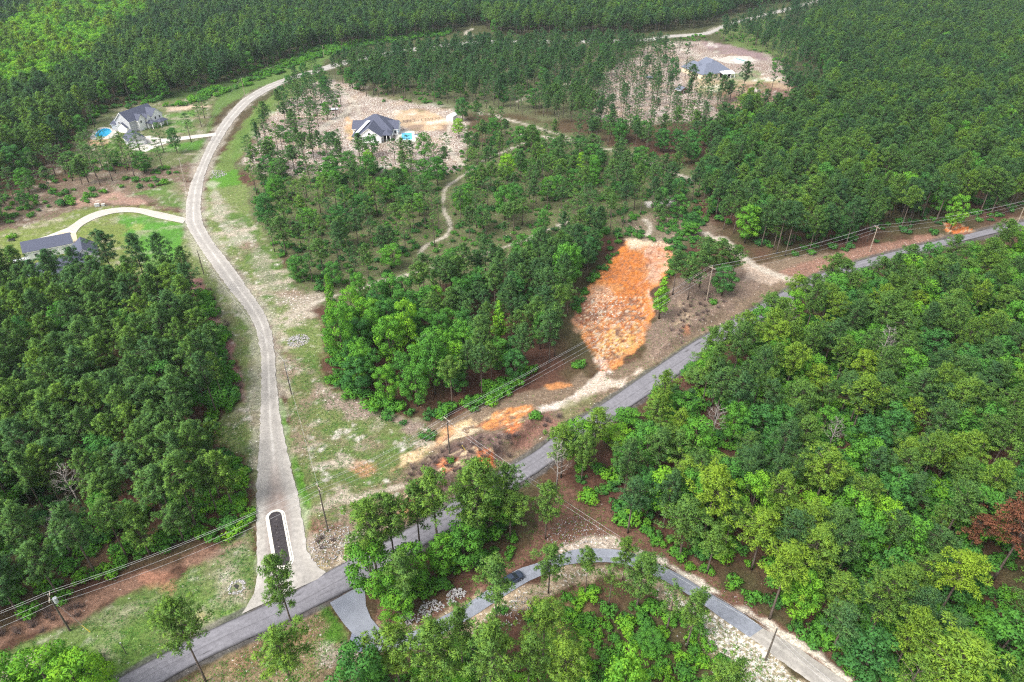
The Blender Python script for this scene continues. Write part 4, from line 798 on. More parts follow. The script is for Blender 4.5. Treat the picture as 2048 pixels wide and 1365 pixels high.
 ('thin',403,254,210,.9,.35,'slim pine in the middle of the grey house lawn'),
 ('hard',355,307,254,.9,.25,'dark dense tree by the grey house driveway'),
 ('thin',251,327,270,.9,.35,'slim pine in front of the grey house garage'),
 ('thin',284,316,262,.9,.35,'slim pine in front of the grey house apron'),
 ('thin',328,306,246,.9,.3,'slim pine hiding the grey house porch'),
 ('thin',272,335,288,.9,.4,'lower slim pine in front of the grey house'),
 ('thin',184,342,285,1.0,.35,'slim pine left below the grey house pool'),
 ('hard',235,330,300,.9,.5,'small leafy tree below the grey house garage'),
 ('thin',585,209,158,.9,.25,'pine at the north end of the farmhouse pine strip'),
 ('thin',624,251,200,.9,.25,'straight pine with bare stem in the farmhouse pine strip'),
 ('thin',637,254,212,.9,.25,'pine beside the straight one in the farmhouse strip'),
 ('thin',599,232,188,.9,.25,'pine in the middle of the farmhouse pine strip'),
 ('thin',643,207,170,.9,.25,'pine above the parked trailer'),
 ('thin',673,234,186,.9,.25,'pine in front of the parked trailer'),
 ('thin',682,212,168,.9,.3,'pine beside the white farmhouse drive'),
 ('hard',568,209,170,.8,.25,'dark leafy tree at the west rim of the farmhouse strip'),
 ('hard',655,240,203,.8,.5,'green leafy tree left of the parked trailer'),
 ('pine',572,248,204,.7,.25,'dark pine at the west rim of the farmhouse strip'),
 ('pine',586,252,218,.8,.35,'mid green pine at the west rim of the farmhouse strip'),
 ('thin',597,280,235,.9,.3,'pine in the lower farmhouse strip'),
 ('hard',567,284,250,.75,.35,'leafy tree in the lower farmhouse strip'),
 ('hard',581,296,262,.75,.5,'brighter leafy tree in the lower farmhouse strip'),
 ('hard',543,309,270,.7,.6,'bright bushy tree on the grey sand by the grass strip'),
 ('thin',527,325,273,.9,.2,'dark flat topped pine on the grey sand by the grass strip'),
 ('pine',508,338,292,.7,.15,'dark rounded pine nearest the grass strip'),
 ('thin',566,341,300,1.0,.3,'pine in the lower left of the farmhouse yard'),
 ('pine',589,340,290,.8,.3,'full pine in the lower left of the farmhouse yard'),
 ('thin',616,350,284,.9,.25,'tall pine standing alone below the farmhouse yard'),
 ('thin',660,343,272,1.0,.2,'tall two tiered pine below the farmhouse'),
 ('thin',638,358,325,.9,.35,'short pine beside the two tiered one'),
 ('thin',622,189,144,.9,.2,'pine by the gravel road bend above the trailer'),
 ('thin',606,199,158,.9,.2,'pine left of the gravel road bend'),
 ('hard',653,187,150,.8,.2,'dark leafy tree by the gravel road bend'),
 ('thin',720,318,278,.9,.4,'thin pine at the corner of the farmhouse'),
 ('pine',235,575,462,1.1,.15,'tall dark pine before the hidden house roof'),
 ('pine',300,590,468,1.1,.15,'tall dark pine over the bright lawn'),
 ('pine',345,585,470,1.0,.2,'tall dark pine at the corner of the bright lawn'),
 ('pine',130,600,500,1.1,.12,'dark pine hiding the garage end'),
 ('pine',180,600,495,1.0,.15,'dark pine hiding the house behind the garage'),
 ('pine',95,610,520,1.0,.15,'dark pine at the back left of the left wood'),
 ('hard',300,700,622,.7,.9,'small mint green tree top in the left wood'),
]
SHR = [(857,876,2.6,.35,'dark round bush beside the clay track'),(127,412,3.4,.25,'dark round bush above the concrete driveway'),(1427,610,2.2,.6,'low bright bush below the weathered pole'),
 (806,850,1.4,.3,'small bush at the foot of the central wood'),(25,476,2.2,.8,'bright bush by the left lawn bench'),(1072,836,2.6,.6,'bright green bush on the orange clay track'),
 (903,925,1.5,.6,'bright bush at the foot of the utility pole'),(1305,1212,1.2,.7,'small bush under the lane bend')]
HAND = []; FRONT = []
for i, (kind, bx, by, ty, wf, ti, lab) in enumerate(S):
    p = G(bx, by); hh = tall((bx, by), ty); hh = min(hh, 25); var = i % len(PROTO[kind]) if kind not in ('dry',) else 0
    cat = 'dead tree' if kind == 'dead' else ('pine tree' if kind in ('pine', 'thin', 'dry') else 'tree')
    wf2 = wf * {'pine': 20, 'thin': 20, 'hard': 16, 'cone': 14, 'dead': 14, 'dry': 20}[kind] / max(hh, 9) * .95
    wf2 = min(max(wf2 * 1.08, .62), 2.0) * (1.22 if by < 365 and kind in ('thin', 'pine') else 1)
    plant(kind, var, p.x, p.y, p.z, hh, wf2, i * 2.1, ti, lab, cat, None); HAND.append((p.x, p.y)); FRONT.append((p.x, p.y - 7)) if by > 600 and (kind in ('dry', 'dead') or any(w in lab for w in ('yellow', 'vivid', 'bright', 'rounded'))) else None
for i, (bx, by, r, ti, lab) in enumerate(SHR):
    p = G(bx, by); plant('shrub', i % 4, p.x, p.y, p.z, r, 1.0, i * 1.7, ti, lab, 'bush', None)
HAND = np.array(HAND + FRONT)

# ---------------------------------------------------------------- woods
# name, outline, spacing m, keep, mix {kind: share}, height range, width, tint range
ZONES = [
 ('the bright stand in the far left forest', [(-60,150),(0,95),(60,50),(130,10),(230,-20),(330,0),(300,55),(235,95),(190,160),(120,195),(40,215),(-60,200)], 6.5, .95, {'hard': .85, 'pine': .15}, (17, 22), 1.25, (.55, 1.05)),
 ('the wood left of the gravel road', [(-350,640),(-60,600),(30,590),(110,600),(170,605),(220,590),(330,590),(375,600),(405,640),(430,680),(452,730),(466,775),(470,800),(455,820),(432,838),(430,880),(455,915),(470,960),(478,1010),(470,1050),(430,1080),(376,1108),(256,1148),(130,1198),(0,1256),(-350,1400)], 5.4, .95, {'pine': .9, 'hard': .1}, (15, 20.5), 1.05, (.2, .68)),
 ('the far forest across the top', [(-1500,-60),(3500,-60),(3500,12),(1700,-6),(1600,2),(1540,12),(1495,24),(1445,38),(1405,56),(1333,63),(1282,70),(1163,72),(1060,74),(985,72),(960,52),(925,52),(905,66),(860,76),(800,80),(730,92),(690,102),(640,96),(560,128),(500,152),(430,172),(370,188),(325,200),(290,200),(240,205),(205,222),(180,245),(165,280),(130,305),(100,330),(60,352),(0,385),(-300,450),(-1500,250)], 6.2, .95, {'pine': .9, 'hard': .1}, (14, 21.5), 1.1, (.08, .72)),
 ('the scrubby pine plot below the grey house', [(120,310),(170,300),(240,310),(330,308),(350,320),(360,345),(300,365),(170,395),(60,425),(-100,480),(-100,440),(60,360)], 8.5, .75, {'thin': .75, 'hard': .15, 'pine': .1}, (11, 15), 1.15, (.2, .5)),
 ('the forest right of the clay pit', [(1420,440),(1400,380),(1440,330),(1430,280),(1480,245),(1560,250),(1610,235),(1660,200),(1640,150),(1600,120),(1610,60),(1700,20),(2000,20),(3500,30),(3500,420),(2100,415),(1990,432),(1930,446),(1880,455),(1830,462),(1740,480),(1690,495),(1640,505),(1570,522),(1520,510),(1480,478),(1440,465)], 6.0, .95, {'pine': .85, 'hard': .15}, (14, 21), 1.1, (.12, .7)),
 ('the open pines beside the far road', [(1440,58),(1500,42),(1560,28),(1640,10),(1720,10),(1610,60),(1600,125),(1640,160),(1640,205),(1600,225),(1565,215),(1560,170),(1550,115),(1500,100),(1440,84)], 9.0, .8, {'pine': .5, 'thin': .5}, (14, 17), 1.0, (.05, .3)),
 ('the wood right of the county road', [(1108,958),(1150,918),(1185,900),(1212,915),(1250,895),(1290,862),(1350,822),(1388,805),(1412,755),(1440,722),(1475,722),(1500,700),(1550,668),(1620,618),(1700,610),(1760,598),(1850,560),(1935,545),(2080,505),(3500,440),(3500,1700),(2200,1700),(1930,1520),(1720,1375),(1640,1310),(1580,1258),(1540,1228),(1490,1150),(1413,1128),(1350,1100),(1260,1045),(1190,1000),(1130,985)], 5.7, .93, {'pine': .68, 'hard': .29, 'thin': .03}, (12.5, 19.5), 1.1, (.2, .9)),
 ('the left half of the central wood', [(655,650),(700,625),(760,610),(850,600),(900,610),(930,700),(930,800),(920,812),(869,838),(787,816),(711,788),(662,766),(652,720)], 5.6, .95, {'hard': .8, 'pine': .2}, (14, 18), .95, (.2, .8)),
 ('the right half of the central wood', [(850,600),(900,570),(1000,540),(1100,505),(1190,475),(1225,475),(1205,505),(1175,545),(1140,590),(1118,640),(1128,690),(1150,725),(1085,760),(1026,775),(930,812),(930,700)], 5.3, .95, {'pine': .78, 'hard': .22}, (13, 17.5), 1.0, (.15, .55)),
 ('the wooded wedge between road and lane', [(742,1172),(760,1205),(800,1220),(830,1210),(890,1185),(950,1148),(1000,1118),(1038,1088),(1055,1040),(1040,990),(1000,1000),(940,1040),(880,1078),(820,1118)], 4.6, .95, {'pine': .6, 'hard': .4}, (14, 19), 1.1, (.35, .75)),
 ('the pine block along the far road', [(665,160),(700,138),(800,118),(900,108),(1000,100),(1160,97),(1240,97),(1290,105),(1240,140),(1215,175),(1190,215),(1230,262),(1150,262),(1050,236),(1000,222),(940,212),(880,208),(740,198),(700,180)], 7.0, .9, {'pine': .6, 'thin': .35, 'hard': .05}, (14.5, 17.5), 1.0, (.08, .4)),
 ('the pines of the farmhouse yard', [(565,200),(600,165),(650,155),(690,190),(690,215),(660,235),(640,260),(620,300),(690,300),(700,320),(560,335),(500,345),(510,300),(545,250)], 8.0, .62, {'thin': .7, 'hard': .15, 'pine': .15}, (12, 16), 1.0, (.1, .5)),
 ('the thin pines on the pale ground', [(1215,150),(1290,100),(1335,98),(1345,130),(1330,200),(1400,196),(1500,205),(1500,228),(1400,255),(1300,262),(1225,258),(1190,225)], 8.2, .85, {'thin': .9, 'pine': .1}, (13, 16), .95, (.12, .35)),
 ('the far rim of the cream house yard', [(1330,98),(1395,118),(1360,190),(1335,205)], 16, .6, {'thin': 1}, (13, 15), .95, (.1, .3)),
 ('the open wood right of the long trail', [(1040,258),(1230,262),(1400,255),(1440,290),(1430,330),(1400,380),(1410,430),(1300,440),(1240,420),(1200,330),(1130,300),(1060,275)], 7.3, .85, {'pine': .45, 'thin': .4, 'hard': .15}, (12, 16), 1.05, (.15, .5)),
 ('the open wood in the middle', [(495,345),(560,330),(620,345),(700,318),(790,322),(850,338),(900,345),(935,280),(960,240),(1040,258),(1130,300),(1200,330),(1240,420),(1240,462),(1190,465),(1100,495),(1000,525),(850,585),(760,600),(700,615),(660,600),(600,560),(540,500),(515,440)], 7.6, .85, {'thin': .5, 'pine': .3, 'hard': .2}, (11, 15.5), 1.1, (.2, .6)),
 ('the young growth along the county road', [(1195,880),(1250,842),(1300,805),(1350,770),(1400,735),(1415,760),(1350,815),(1290,850),(1215,905)], 3.4, .8, {'hard': .6, 'pine': .4}, (3.5, 7), 1.4, (.4, .8)),
 ('the scrub around the clay pit head', [(1240,420),(1300,440),(1410,430),(1420,465),(1400,480),(1350,475),(1245,470)], 7.5, .7, {'pine': .3, 'thin': .2, 'hard': .5}, (6, 10), 1.2, (.2, .7)),
 ('the shrubs inside the lane bend', [(1170,1180),(1240,1175),(1320,1215),(1400,1290),(1450,1360),(1500,1480),(1180,1480),(1200,1300)], 10, .6, {'hard': .6, 'pine': .4}, (4, 8), 1.1, (.4, .8)),
 ('the shrubs below the lane', [(900,1320),(1000,1280),(1070,1250),(1080,1480),(700,1480),(760,1350)], 9, .6, {'hard': .5, 'pine': .5}, (4.5, 9), 1.05, (.4, .8))]
CAND = []   # kind, var, X, Y, Z, h, wide, rz, tint, zone
def hexpts(P, sp, keep, pad=0):
    x0, y0 = P.min(0) ; x1, y1 = P.max(0); y1 = min(y1, 1250); x0 = max(x0, -1150); x1 = min(x1, 1150)
    xs = np.arange(x0, x1, sp); ys = np.arange(y0, y1, sp * .866)
    Xg, Yg = np.meshgrid(xs, ys); Xg = Xg + (np.arange(len(ys)) % 2)[:, None] * sp / 2
    Xg = (Xg + RNG.uniform(-.4, .4, Xg.shape) * sp).ravel(); Yg = (Yg + RNG.uniform(-.4, .4, Yg.shape) * sp).ravel()
    vis = (np.abs(Xg) < 0.82 * np.maximum(Yg, 30) + 75) & (Yg > 20)
    Xg, Yg = Xg[vis], Yg[vis]; k = RNG.random(len(Xg)) < keep; Xg, Yg = Xg[k], Yg[k]
    ins = inside(Xg + 9 * (fbm(Xg, Yg, 14, 77, 2) - .5), Yg + 9 * (fbm(Xg, Yg, 14, 78, 2) - .5), P); return Xg[ins], Yg[ins]
done = []
CLEARV = [(smooth(GW(p)), w / 2 + 2.0, .22) for w, p in TRAILS] + [(ROADLINES[0][0][22:], 5.0, .45)]
HOUSES = [(G(258, 262), 19), (G(745, 266), 17), (G(1430, 145), 22), (G(100, 500), 17), (G(140, 540), 8), (G(903, 236), 7), (G(1368, 182), 7), (G(810, 275), 9), (G(205, 266), 9)]
for zi, (zn, pts, sp, keep, mix, hr, wd, tr) in enumerate(ZONES):
    sp = sp * (1.05 if zn.startswith(('the wood', 'the far', 'the forest', 'the left', 'the right', 'the bright')) else 1.06)
    P = GW(pts); X, Y = hexpts(P, sp, keep)
    for Q in done:
        k = ~inside(X, Y, Q); X, Y = X[k], Y[k]
    k = road_dist(X, Y) > (0.6 if 'county' in zn or 'wedge' in zn else 1.5); X, Y = X[k], Y[k]
    for c, r in HOUSES:
        k = np.hypot(X - c.x, Y - c.y) > r; X, Y = X[k], Y[k]
    for c, r, n_ in CLEARV:
        k = seg_dist(X, Y, c) > r; X, Y = X[k], Y[k]; k = (seg_dist(X, Y + 5, c) > r * .8) | (RNG.random(len(X)) < n_); X, Y = X[k], Y[k]; k = (seg_dist(X, Y + 11, c) > r * .9) | (RNG.random(len(X)) < n_); X, Y = X[k], Y[k]
    if len(X) == 0: continue
    d = np.min(np.hypot(X[:, None] - HAND[None, :, 0], Y[:, None] - HAND[None, :, 1]), 1); k = d > min(sp * .7, 4); X, Y = X[k], Y[k]
    done.append(P); Z = height(X, Y); kinds = list(mix); pr = np.array([mix[q] for q in kinds]); pr = pr / pr.sum()
    patch = fbm(X, Y, 30, 200 + zi, 3); pick = RNG.choice(len(kinds), len(X), p=pr); hs_ = RNG.uniform(hr[0], hr[1], len(X)) + (patch - .5) * 3
    ti = tr[0] + (tr[1] - tr[0]) * np.clip(RNG.beta(1.1, 1.5, len(X)) + (patch - .5) * .8, 0, 1)
    ti = ti - np.clip((Y - 330) / 450, 0, 1) * .10  # distant trees shifted to teal: aerial haze put into their leaf colour
    for i in range(len(X)):
        kd = kinds[pick[i]]; h_ = hs_[i]; t_ = ti[i]
        if kd == 'hard': h_ *= .82; t_ = min(1, t_ + .08)
        if kd in ('pine', 'thin') and RNG.random() < .12: h_ *= .7
        CAND.append((kd, int(RNG.integers(len(PROTO[kd]))), X[i], Y[i], Z[i], h_, wd * (.98 if kd in ('pine', 'dry') else 1.05) * RNG.uniform(.75, 1.2) * (NATIVE[kd] / h_) ** .6, RNG.uniform(0, 6.28), t_, zn))
# shrubs: understorey and fringes
SHZ = [
 ('under the left wood', [(-350,1150),(0,1080),(150,1050),(300,1000),(440,900),(500,925),(504,1050),(440,1085),(376,1112),(250,1150),(120,1205),(0,1262),(-350,1400)], 2.6, .62, (1.4, 2.8), (.45, .85)),
 ('in the hedge at the right rim of the left wood', [(395,590),(430,640),(455,700),(478,765),(486,800),(470,826),(430,838),(425,740),(400,650),(375,590)], 2.3, .85, (1.8, 3.4), (.4, .8)),
 ('in the hedge beside the gravel road', [(468,915),(500,930),(506,1000),(500,1055),(470,1060),(462,980)], 2.3, .8, (1.4, 2.6), (.6, .95)),
 ('at the foot of the central wood', [(640,690),(660,700),(700,770),(790,800),(870,825),(930,800),(1020,760),(1090,750),(1160,725),(1163,742),(1091,768),(1026,782),(923,825),(869,846),(787,826),(711,796),(656,773),(638,740)], 2.4, .7, (1.5, 3.2), (.3, .75)),
 ('inside the lane bend', [(1150,1165),(1245,1168),(1335,1205),(1410,1280),(1460,1350),(1520,1480),(1180,1480),(1195,1290),(1130,1190)], 2.3, .8, (1.2, 2.6), (.5, .9)),
 ('below the paved lane', [(1000,1215),(1070,1195),(1105,1200),(1090,1300),(1100,1480),(600,1480),(690,1370),(770,1325),(860,1300),(930,1290)], 2.3, .8, (1.3, 2.7), (.45, .85)),
 ('in the bottom left corner', [(-60,1400),(60,1335),(160,1310),(230,1345),(240,1480),(-60,1480)], 2.4, .7, (1.3, 2.6), (.5, .9)),
 ('at the tip of the wooded wedge', [(735,1180),(760,1225),(815,1225),(890,1196),(960,1155),(1020,1118),(1060,1060),(1040,1010),(980,1030),(860,1100)], 2.8, .6, (1.3, 2.8), (.35, .75)),
 ('in the understorey right of the county road', [(1115,955),(1230,880),(1400,765),(1560,660),(1760,560),(2100,465),(3500,440),(3500,1700),(2200,1700),(1720,1372),(1540,1236),(1413,1142),(1260,1052),(1128,985)], 3.1, .75, (1.3, 3.4), (.3, .85)),
 ('in the scrub beside the upper gravel road', [(330,215),(430,176),(500,155),(570,128),(640,95),(720,82),(900,62),(900,72),(740,92),(650,112),(560,145),(480,180),(420,200),(350,215)], 3.0, .7, (1.5, 3.4), (.4, .8)),
 ('in the scrub below the grey house', [(150,320),(250,335),(340,330),(370,340),(340,375),(200,400),(60,440),(-100,500),(-100,430),(60,380)], 4.2, .55, (1.2, 2.6), (.3, .7)),
 ('in the farmhouse yard', [(560,200),(640,165),(690,190),(680,230),(620,300),(690,300),(740,330),(900,330),(900,350),(490,350),(540,250)], 5.0, .4, (.8, 1.8), (.2, .6)),
 ('among the open middle pines', [(490,330),(600,325),(700,315),(900,330),(960,240),(1200,300),(1430,360),(1420,470),(1250,475),(1100,500),(850,570),(660,610),(560,540),(510,440)], 3.6, .5, (.8, 2.2), (.15, .6)),
 ('on the rough ground by the pit head', [(1240,430),(1410,430),(1430,480),(1350,560),(1350,485),(1250,478)], 3.2, .6, (1.0, 2.4), (.2, .65)),
 ('in the far understorey', [(-300,440),(0,380),(120,320),(200,235),(330,200),(560,130),(700,100),(900,70),(900,40),(600,70),(400,120),(200,160),(0,260),(-300,330)], 5, .5, (1.5, 3.4), (.2, .7)),
 ('along the far road', [(665,150),(900,100),(1300,92),(1560,30),(1640,120),(1640,210),(1560,210),(1540,110),(1440,80),(1300,105),(1000,225),(740,205)], 6, .5, (1.0, 2.4), (.3, .7)),
 ('beneath the left wood canopy', [(-350,640),(60,600),(370,595),(430,680),(470,800),(435,870),(450,1000),(0,1150),(-350,1250)], 4.2, .6, (1.3, 3.0), (.15, .5)),
 ('beneath the forest right of the pit', [(1440,300),(1640,200),(3500,100),(3500,425),(2100,425),(1570,530),(1480,485),(1420,440)], 5, .5, (1.3, 3.0), (.2, .6))]
SHZ.append(('at the rim of the clay pit', [(1225,470),(1250,480),(1250,495),(1225,512),(1195,550),(1170,575),(1148,612),(1138,640),(1130,620),(1160,565),(1200,520)], 3.0, .7, (.9, 2.6), (.25, .6)))
SHZ.append(('on the worn floor of the clay pit', [(1150,640),(1165,600),(1200,600),(1230,640),(1180,670)], 5.5, .35, (.6, 1.2), (.2, .5)))
SC_ = []
for zn, pts, sp, keep, hr, tr in SHZ:
    P = GW(pts); X, Y = hexpts(P, sp, keep); k = road_dist(X, Y) > .9; X, Y = X[k], Y[k]
    for c, r in HOUSES: k = np.hypot(X - c.x, Y - c.y) > r; X, Y = X[k], Y[k]
    for c, r_, n_ in CLEARV: k = seg_dist(X, Y, c) > r_ - .6; X, Y = X[k], Y[k]
    Z = height(X, Y); pa = fbm(X, Y, 12, 300, 3); k = pa > .33; X, Y, Z, pa = X[k], Y[k], Z[k], pa[k]
    for i in range(len(X)): SC_.append(('shrub', int(RNG.integers(4)), X[i], Y[i], Z[i], RNG.uniform(*hr), RNG.uniform(.9, 1.3), RNG.uniform(0, 6.28), tr[0] + (tr[1] - tr[0]) * RNG.random(), zn))
BR = []
for pts, sp, keep in [([(-60,1320),(0,1270),(110,1215),(200,1175),(215,1205),(150,1250),(60,1280),(-60,1330)], 2.0, .8), ([(800,1020),(830,960),(890,905),(960,885),(1010,890),(1060,870),(1100,830),(1110,855),(1050,900),(980,940),(900,985),(840,1030)], 2.2, .75),
                      ([(1320,640),(1400,600),(1490,575),(1470,610),(1400,655),(1330,690)], 2.6, .6), ([(630,1045),(680,1045),(685,1085),(640,1095)], 2.2, .7), ([(385,560),(400,560),(470,700),(490,790),(480,790),(450,715)], 2.2, .5)]:
    P = GW(pts); X, Y = hexpts(P, sp, keep); k = road_dist(X, Y) > .6; X, Y = X[k], Y[k]; Z = height(X, Y)
    for i in range(len(X)): BR.append(('brush', int(RNG.integers(2)), X[i], Y[i], Z[i], RNG.uniform(.8, 1.7), RNG.uniform(.9, 1.2), RNG.uniform(0, 6.28), .5, 'x'))

def stuff(name, rows, protos, label, cat):
    """one object: points carrying each plant's size, turn and tint; the plant shapes are those of trees standing in the scene"""
    A = np.array([(r[2], r[3], r[4]) for r in rows]); n = len(A)
    me = bpy.data.meshes.new(name); me.vertices.add(n); me.vertices.foreach_set('co', A.astype(np.float32).ravel())
    def at(nm, ty, arr, f='value'): a = me.attributes.new(nm, ty, 'POINT'); a.data.foreach_set(f, np.asarray(arr).ravel())
    keys = list(protos); at('kindno', 'INT', np.array([keys.index((r[0], r[1])) for r in rows], np.int32)); at('tint', 'FLOAT', np.array([r[8] for r in rows], np.float32))
    at('turn', 'FLOAT', np.array([r[7] for r in rows], np.float32))
    at('size', 'FLOAT_VECTOR', np.array([(r[5] / NATIVE[r[0]] * r[6],) * 2 + (r[5] / NATIVE[r[0]],) for r in rows], np.float32), 'vector')
    o = bpy.data.objects.new(name, me); COL.objects.link(o)
    g = bpy.data.node_groups.new(name, 'GeometryNodeTree'); g.interface.new_socket('Geometry', in_out='INPUT', socket_type='NodeSocketGeometry'); g.interface.new_socket('Geometry', in_out='OUTPUT', socket_type='NodeSocketGeometry')
    N = g.nodes; L = g.links; gi = N.new('NodeGroupInput'); go = N.new('NodeGroupOutput'); jn = N.new('GeometryNodeJoinGeometry')
    def named(nm, ty): q = N.new('GeometryNodeInputNamedAttribute'); q.data_type = ty; q.inputs['Name'].default_value = nm; return q.outputs['Attribute']
    kn = named('kindno', 'INT'); tn = named('turn', 'FLOAT'); sz = named('size', 'FLOAT_VECTOR')
    cx = N.new('ShaderNodeCombineXYZ'); L.new(tn, cx.inputs[2]); e2r = N.new('FunctionNodeEulerToRotation'); L.new(cx.outputs[0], e2r.inputs[0])
    for i, key in enumerate(keys):
        root = PROTO[key[0]][key[1]]; pj = N.new('GeometryNodeJoinGeometry')
        for ch in root.children:
            oi = N.new('GeometryNodeObjectInfo'); oi.transform_space = 'ORIGINAL'; oi.inputs['Object'].default_value = ch; L.new(oi.outputs['Geometry'], pj.inputs[0])
        cmp_ = N.new('FunctionNodeCompare'); cmp_.data_type = 'INT'; cmp_.operation = 'EQUAL'; L.new(kn, cmp_.inputs[2]); cmp_.inputs[3].default_value = i
        ip = N.new('GeometryNodeInstanceOnPoints'); L.new(gi.outputs[0], ip.inputs['Points']); L.new(cmp_.outputs[0], ip.inputs['Selection']); L.new(pj.outputs[0], ip.inputs['Instance']); L.new(e2r.outputs[0], ip.inputs['Rotation']); L.new(sz, ip.inputs['Scale'])
        L.new(ip.outputs[0], jn.inputs[0])
    L.new(jn.outputs[0], go.inputs[0]); md = o.modifiers.new('plants', 'NODES'); md.node_group = g
    return tag(o, label, cat, kind='stuff')
def shown(r, lo=-40):
    x, y, zc = to_px(r[2], r[3], r[4] + r[5] * .7); return (-30 < x < 2078) and (-30 < y < 1395), r[5] / zc
def shade_word(t, hard):
    return ('deep green' if t < .27 else 'mid green' if t < .5 else 'fresh green' if t < .72 else 'yellow green')
def individuals(rows, limit, fmt, cat):
    sc = []
    for i, r in enumerate(rows):
        v, s_ = shown(r)
        if v: sc.append((-s_, i))
    sc.sort(); top = set(i for _, i in sc[:limit]); rest = [r for i, r in enumerate(rows) if i not in top]
    for i in sorted(top):
        r = rows[i]; lab, grp = fmt(r); plant(*r[:9], lab, cat, grp)
    return rest
MARKS = [('the planting island',560,1060),('the bottom left corner',30,1330),('the red needled pine',1985,1150),('the lane bend',1190,1090),('the service pole',1540,1300),('the clay pit',1190,620),('the pale weathered pole',1417,590),('the bare tree by the county road',1570,670),
 ('the bare grey tree of the right wood',1750,740),('the long white outbuilding',80,520),('the bottom right corner',2010,1350),('the pale leafless tree of the left wood',160,1020),('the mustard yellow pine',1870,1235),('the vivid green rounded tree',1490,1065),
 ('the road junction',730,1190),('the left edge of the photo',10,820),('the bright green lawn',300,570),('the hedge corner of the left wood',455,790),('the transformer pole',150,1200),('the mint green tree top',300,700),('the rocks beside the gravel curve',620,690),
 ('the pole on the clay bank',900,860),('the vivid yellow green tree',820,720),('the end of the orange strip',1090,800),('the sandy trail junction',860,540),('the pale snag',1655,905),('the rounded tree at the right edge',2000,700),('the forked bare tree',1420,890),
 ('the yellow green wood edge pine',1539,1237),('the right edge above the red pine',2030,900),('the dark car',1030,1170),('the dry grass patch',1130,1290),('the head of the clay pit',1300,460),('the farmhouse',745,300),('the orange patch by the far county road',1915,455),('the middle of the left wood',240,850),
 ('the upper left of the left wood',60,640),('the bright broad pine',1405,1085),('the lower middle of the right wood',1700,1130),('the bottom edge under the lane',880,1380),('the bright deciduous edge',1130,990)]
def mark(r):
    x, y, _ = to_px(r[2], r[3], r[4]); return min(MARKS, key=lambda m: (m[1] - x) ** 2 + ((m[2] - y) * 1.2) ** 2)[0]
def fmt_tree(r):
    hard = r[0] in ('hard', 'cone'); kindw = 'broadleaf tree' if hard else 'pine'; size = 'tall' if r[5] > 16 else 'mid sized' if r[5] > 12.5 else 'short'
    form = 'full crowned ' if r[0] == 'pine' else 'thin crowned ' if r[0] == 'thin' else 'rounded '
    a = f'{size} {form}{shade_word(r[8], hard)} {kindw}'; b = f' nearest {mark(r)}'; return a + b, a + 's' + b
def fmt_shrub(r):
    a = f'{"large" if r[5] > 2.2 else "small"} {shade_word(r[8], True)} shrub'; b = f' nearest {mark(r)}'; return a + b, a + 's' + b
pines = [r for r in CAND if r[0] in ('pine', 'thin')]; hards = [r for r in CAND if r[0] in ('hard', 'cone')]
restp = individuals(pines, 230, fmt_tree, 'pine tree'); resth = individuals(hards, 240, fmt_tree, 'tree'); rests = individuals(SC_, 290, fmt_shrub, 'bush')
allk = lambda *ks: [(k, v) for k in ks for v in range(len(PROTO[k]))]
stuff('pine_forest', restp, allk('pine', 'thin'), 'mass of green pines filling the woods out to the far forest', 'forest')
stuff('broadleaf_forest', resth, allk('hard', 'cone'), 'broadleaf trees scattered all through the pine woods', 'forest')
stuff('undergrowth', rests, allk('shrub'), 'leafy undergrowth beneath and between the trees', 'undergrowth')
for i, r in enumerate(BR[:2]): plant('brush', i, r[2], r[3], r[4], 1.6, 1.2, 0, .5, ['bare twiggy bush at the left edge of the powerline cut', 'bare grey bush in the powerline cut by the left wood'][i], 'bush', None)
stuff('bare_brush', BR[2:], allk('brush'), 'tangle of leafless brush along the powerline cut and the clay bank', 'brush')

# ---------------------------------------------------------------- buildings
def gable(root, x0, x1, y0, y1, h, hr, ridge, wm, rm, oh=.45, name='wall'):
    w = MB(); w.box(x0, x1, y0, y1, -.3, h)
    if ridge == 'y':
        xm = (x0 + x1) / 2; k = (hr - h) / (xm - x0)
        for y in (y0 + .004, y1 - .004): w.add([(x0, y, h), (x1, y, h), (xm, y, hr)], [(0, 1, 2)] if y < y1 - .1 else [(2, 1, 0)])
        Q = [[(x0 - oh, y0 - oh, h - oh * k), (xm, y0 - oh, hr), (xm, y1 + oh, hr), (x0 - oh, y1 + oh, h - oh * k)], [(xm, y0 - oh, hr), (x1 + oh, y0 - oh, h - oh * k), (x1 + oh, y1 + oh, h - oh * k), (xm, y1 + oh, hr)]]
    else:
        ym = (y0 + y1) / 2; k = (hr - h) / (ym - y0)
        for x in (x0 + .004, x1 - .004): w.add([(x, y0, h), (x, y1, h), (x, ym, hr)], [(2, 1, 0)] if x < x1 - .1 else [(0, 1, 2)])
        Q = [[(x0 - oh, y0 - oh, h - oh * k), (x1 + oh, y0 - oh, h - oh * k), (x1 + oh, ym, hr), (x0 - oh, ym, hr)], [(x0 - oh, ym, hr), (x1 + oh, ym, hr), (x1 + oh, y1 + oh, h - oh * k), (x0 - oh, y1 + oh, h - oh * k)]]
    w.build(name, wm, root); r = MB(); e = MB()
    for q in Q:
        r.add([(a, b, c + .22) for a, b, c in q] + [(a, b, c + .08) for a, b, c in q], [(0, 1, 2, 3), (7, 6, 5, 4), (0, 4, 5, 1), (1, 5, 6, 2), (2, 6, 7, 3), (3, 7, 4, 0)])
        e.add([(a, b, c + .07) for a, b, c in q] + [(a, b, c - .14) for a, b, c in q], [(0, 1, 2, 3), (7, 6, 5, 4), (0, 4, 5, 1), (1, 5, 6, 2), (2, 6, 7, 3), (3, 7, 4, 0)])
    ro = r.build('roof', rm, root); e.build('fascia', M['white'], ro)
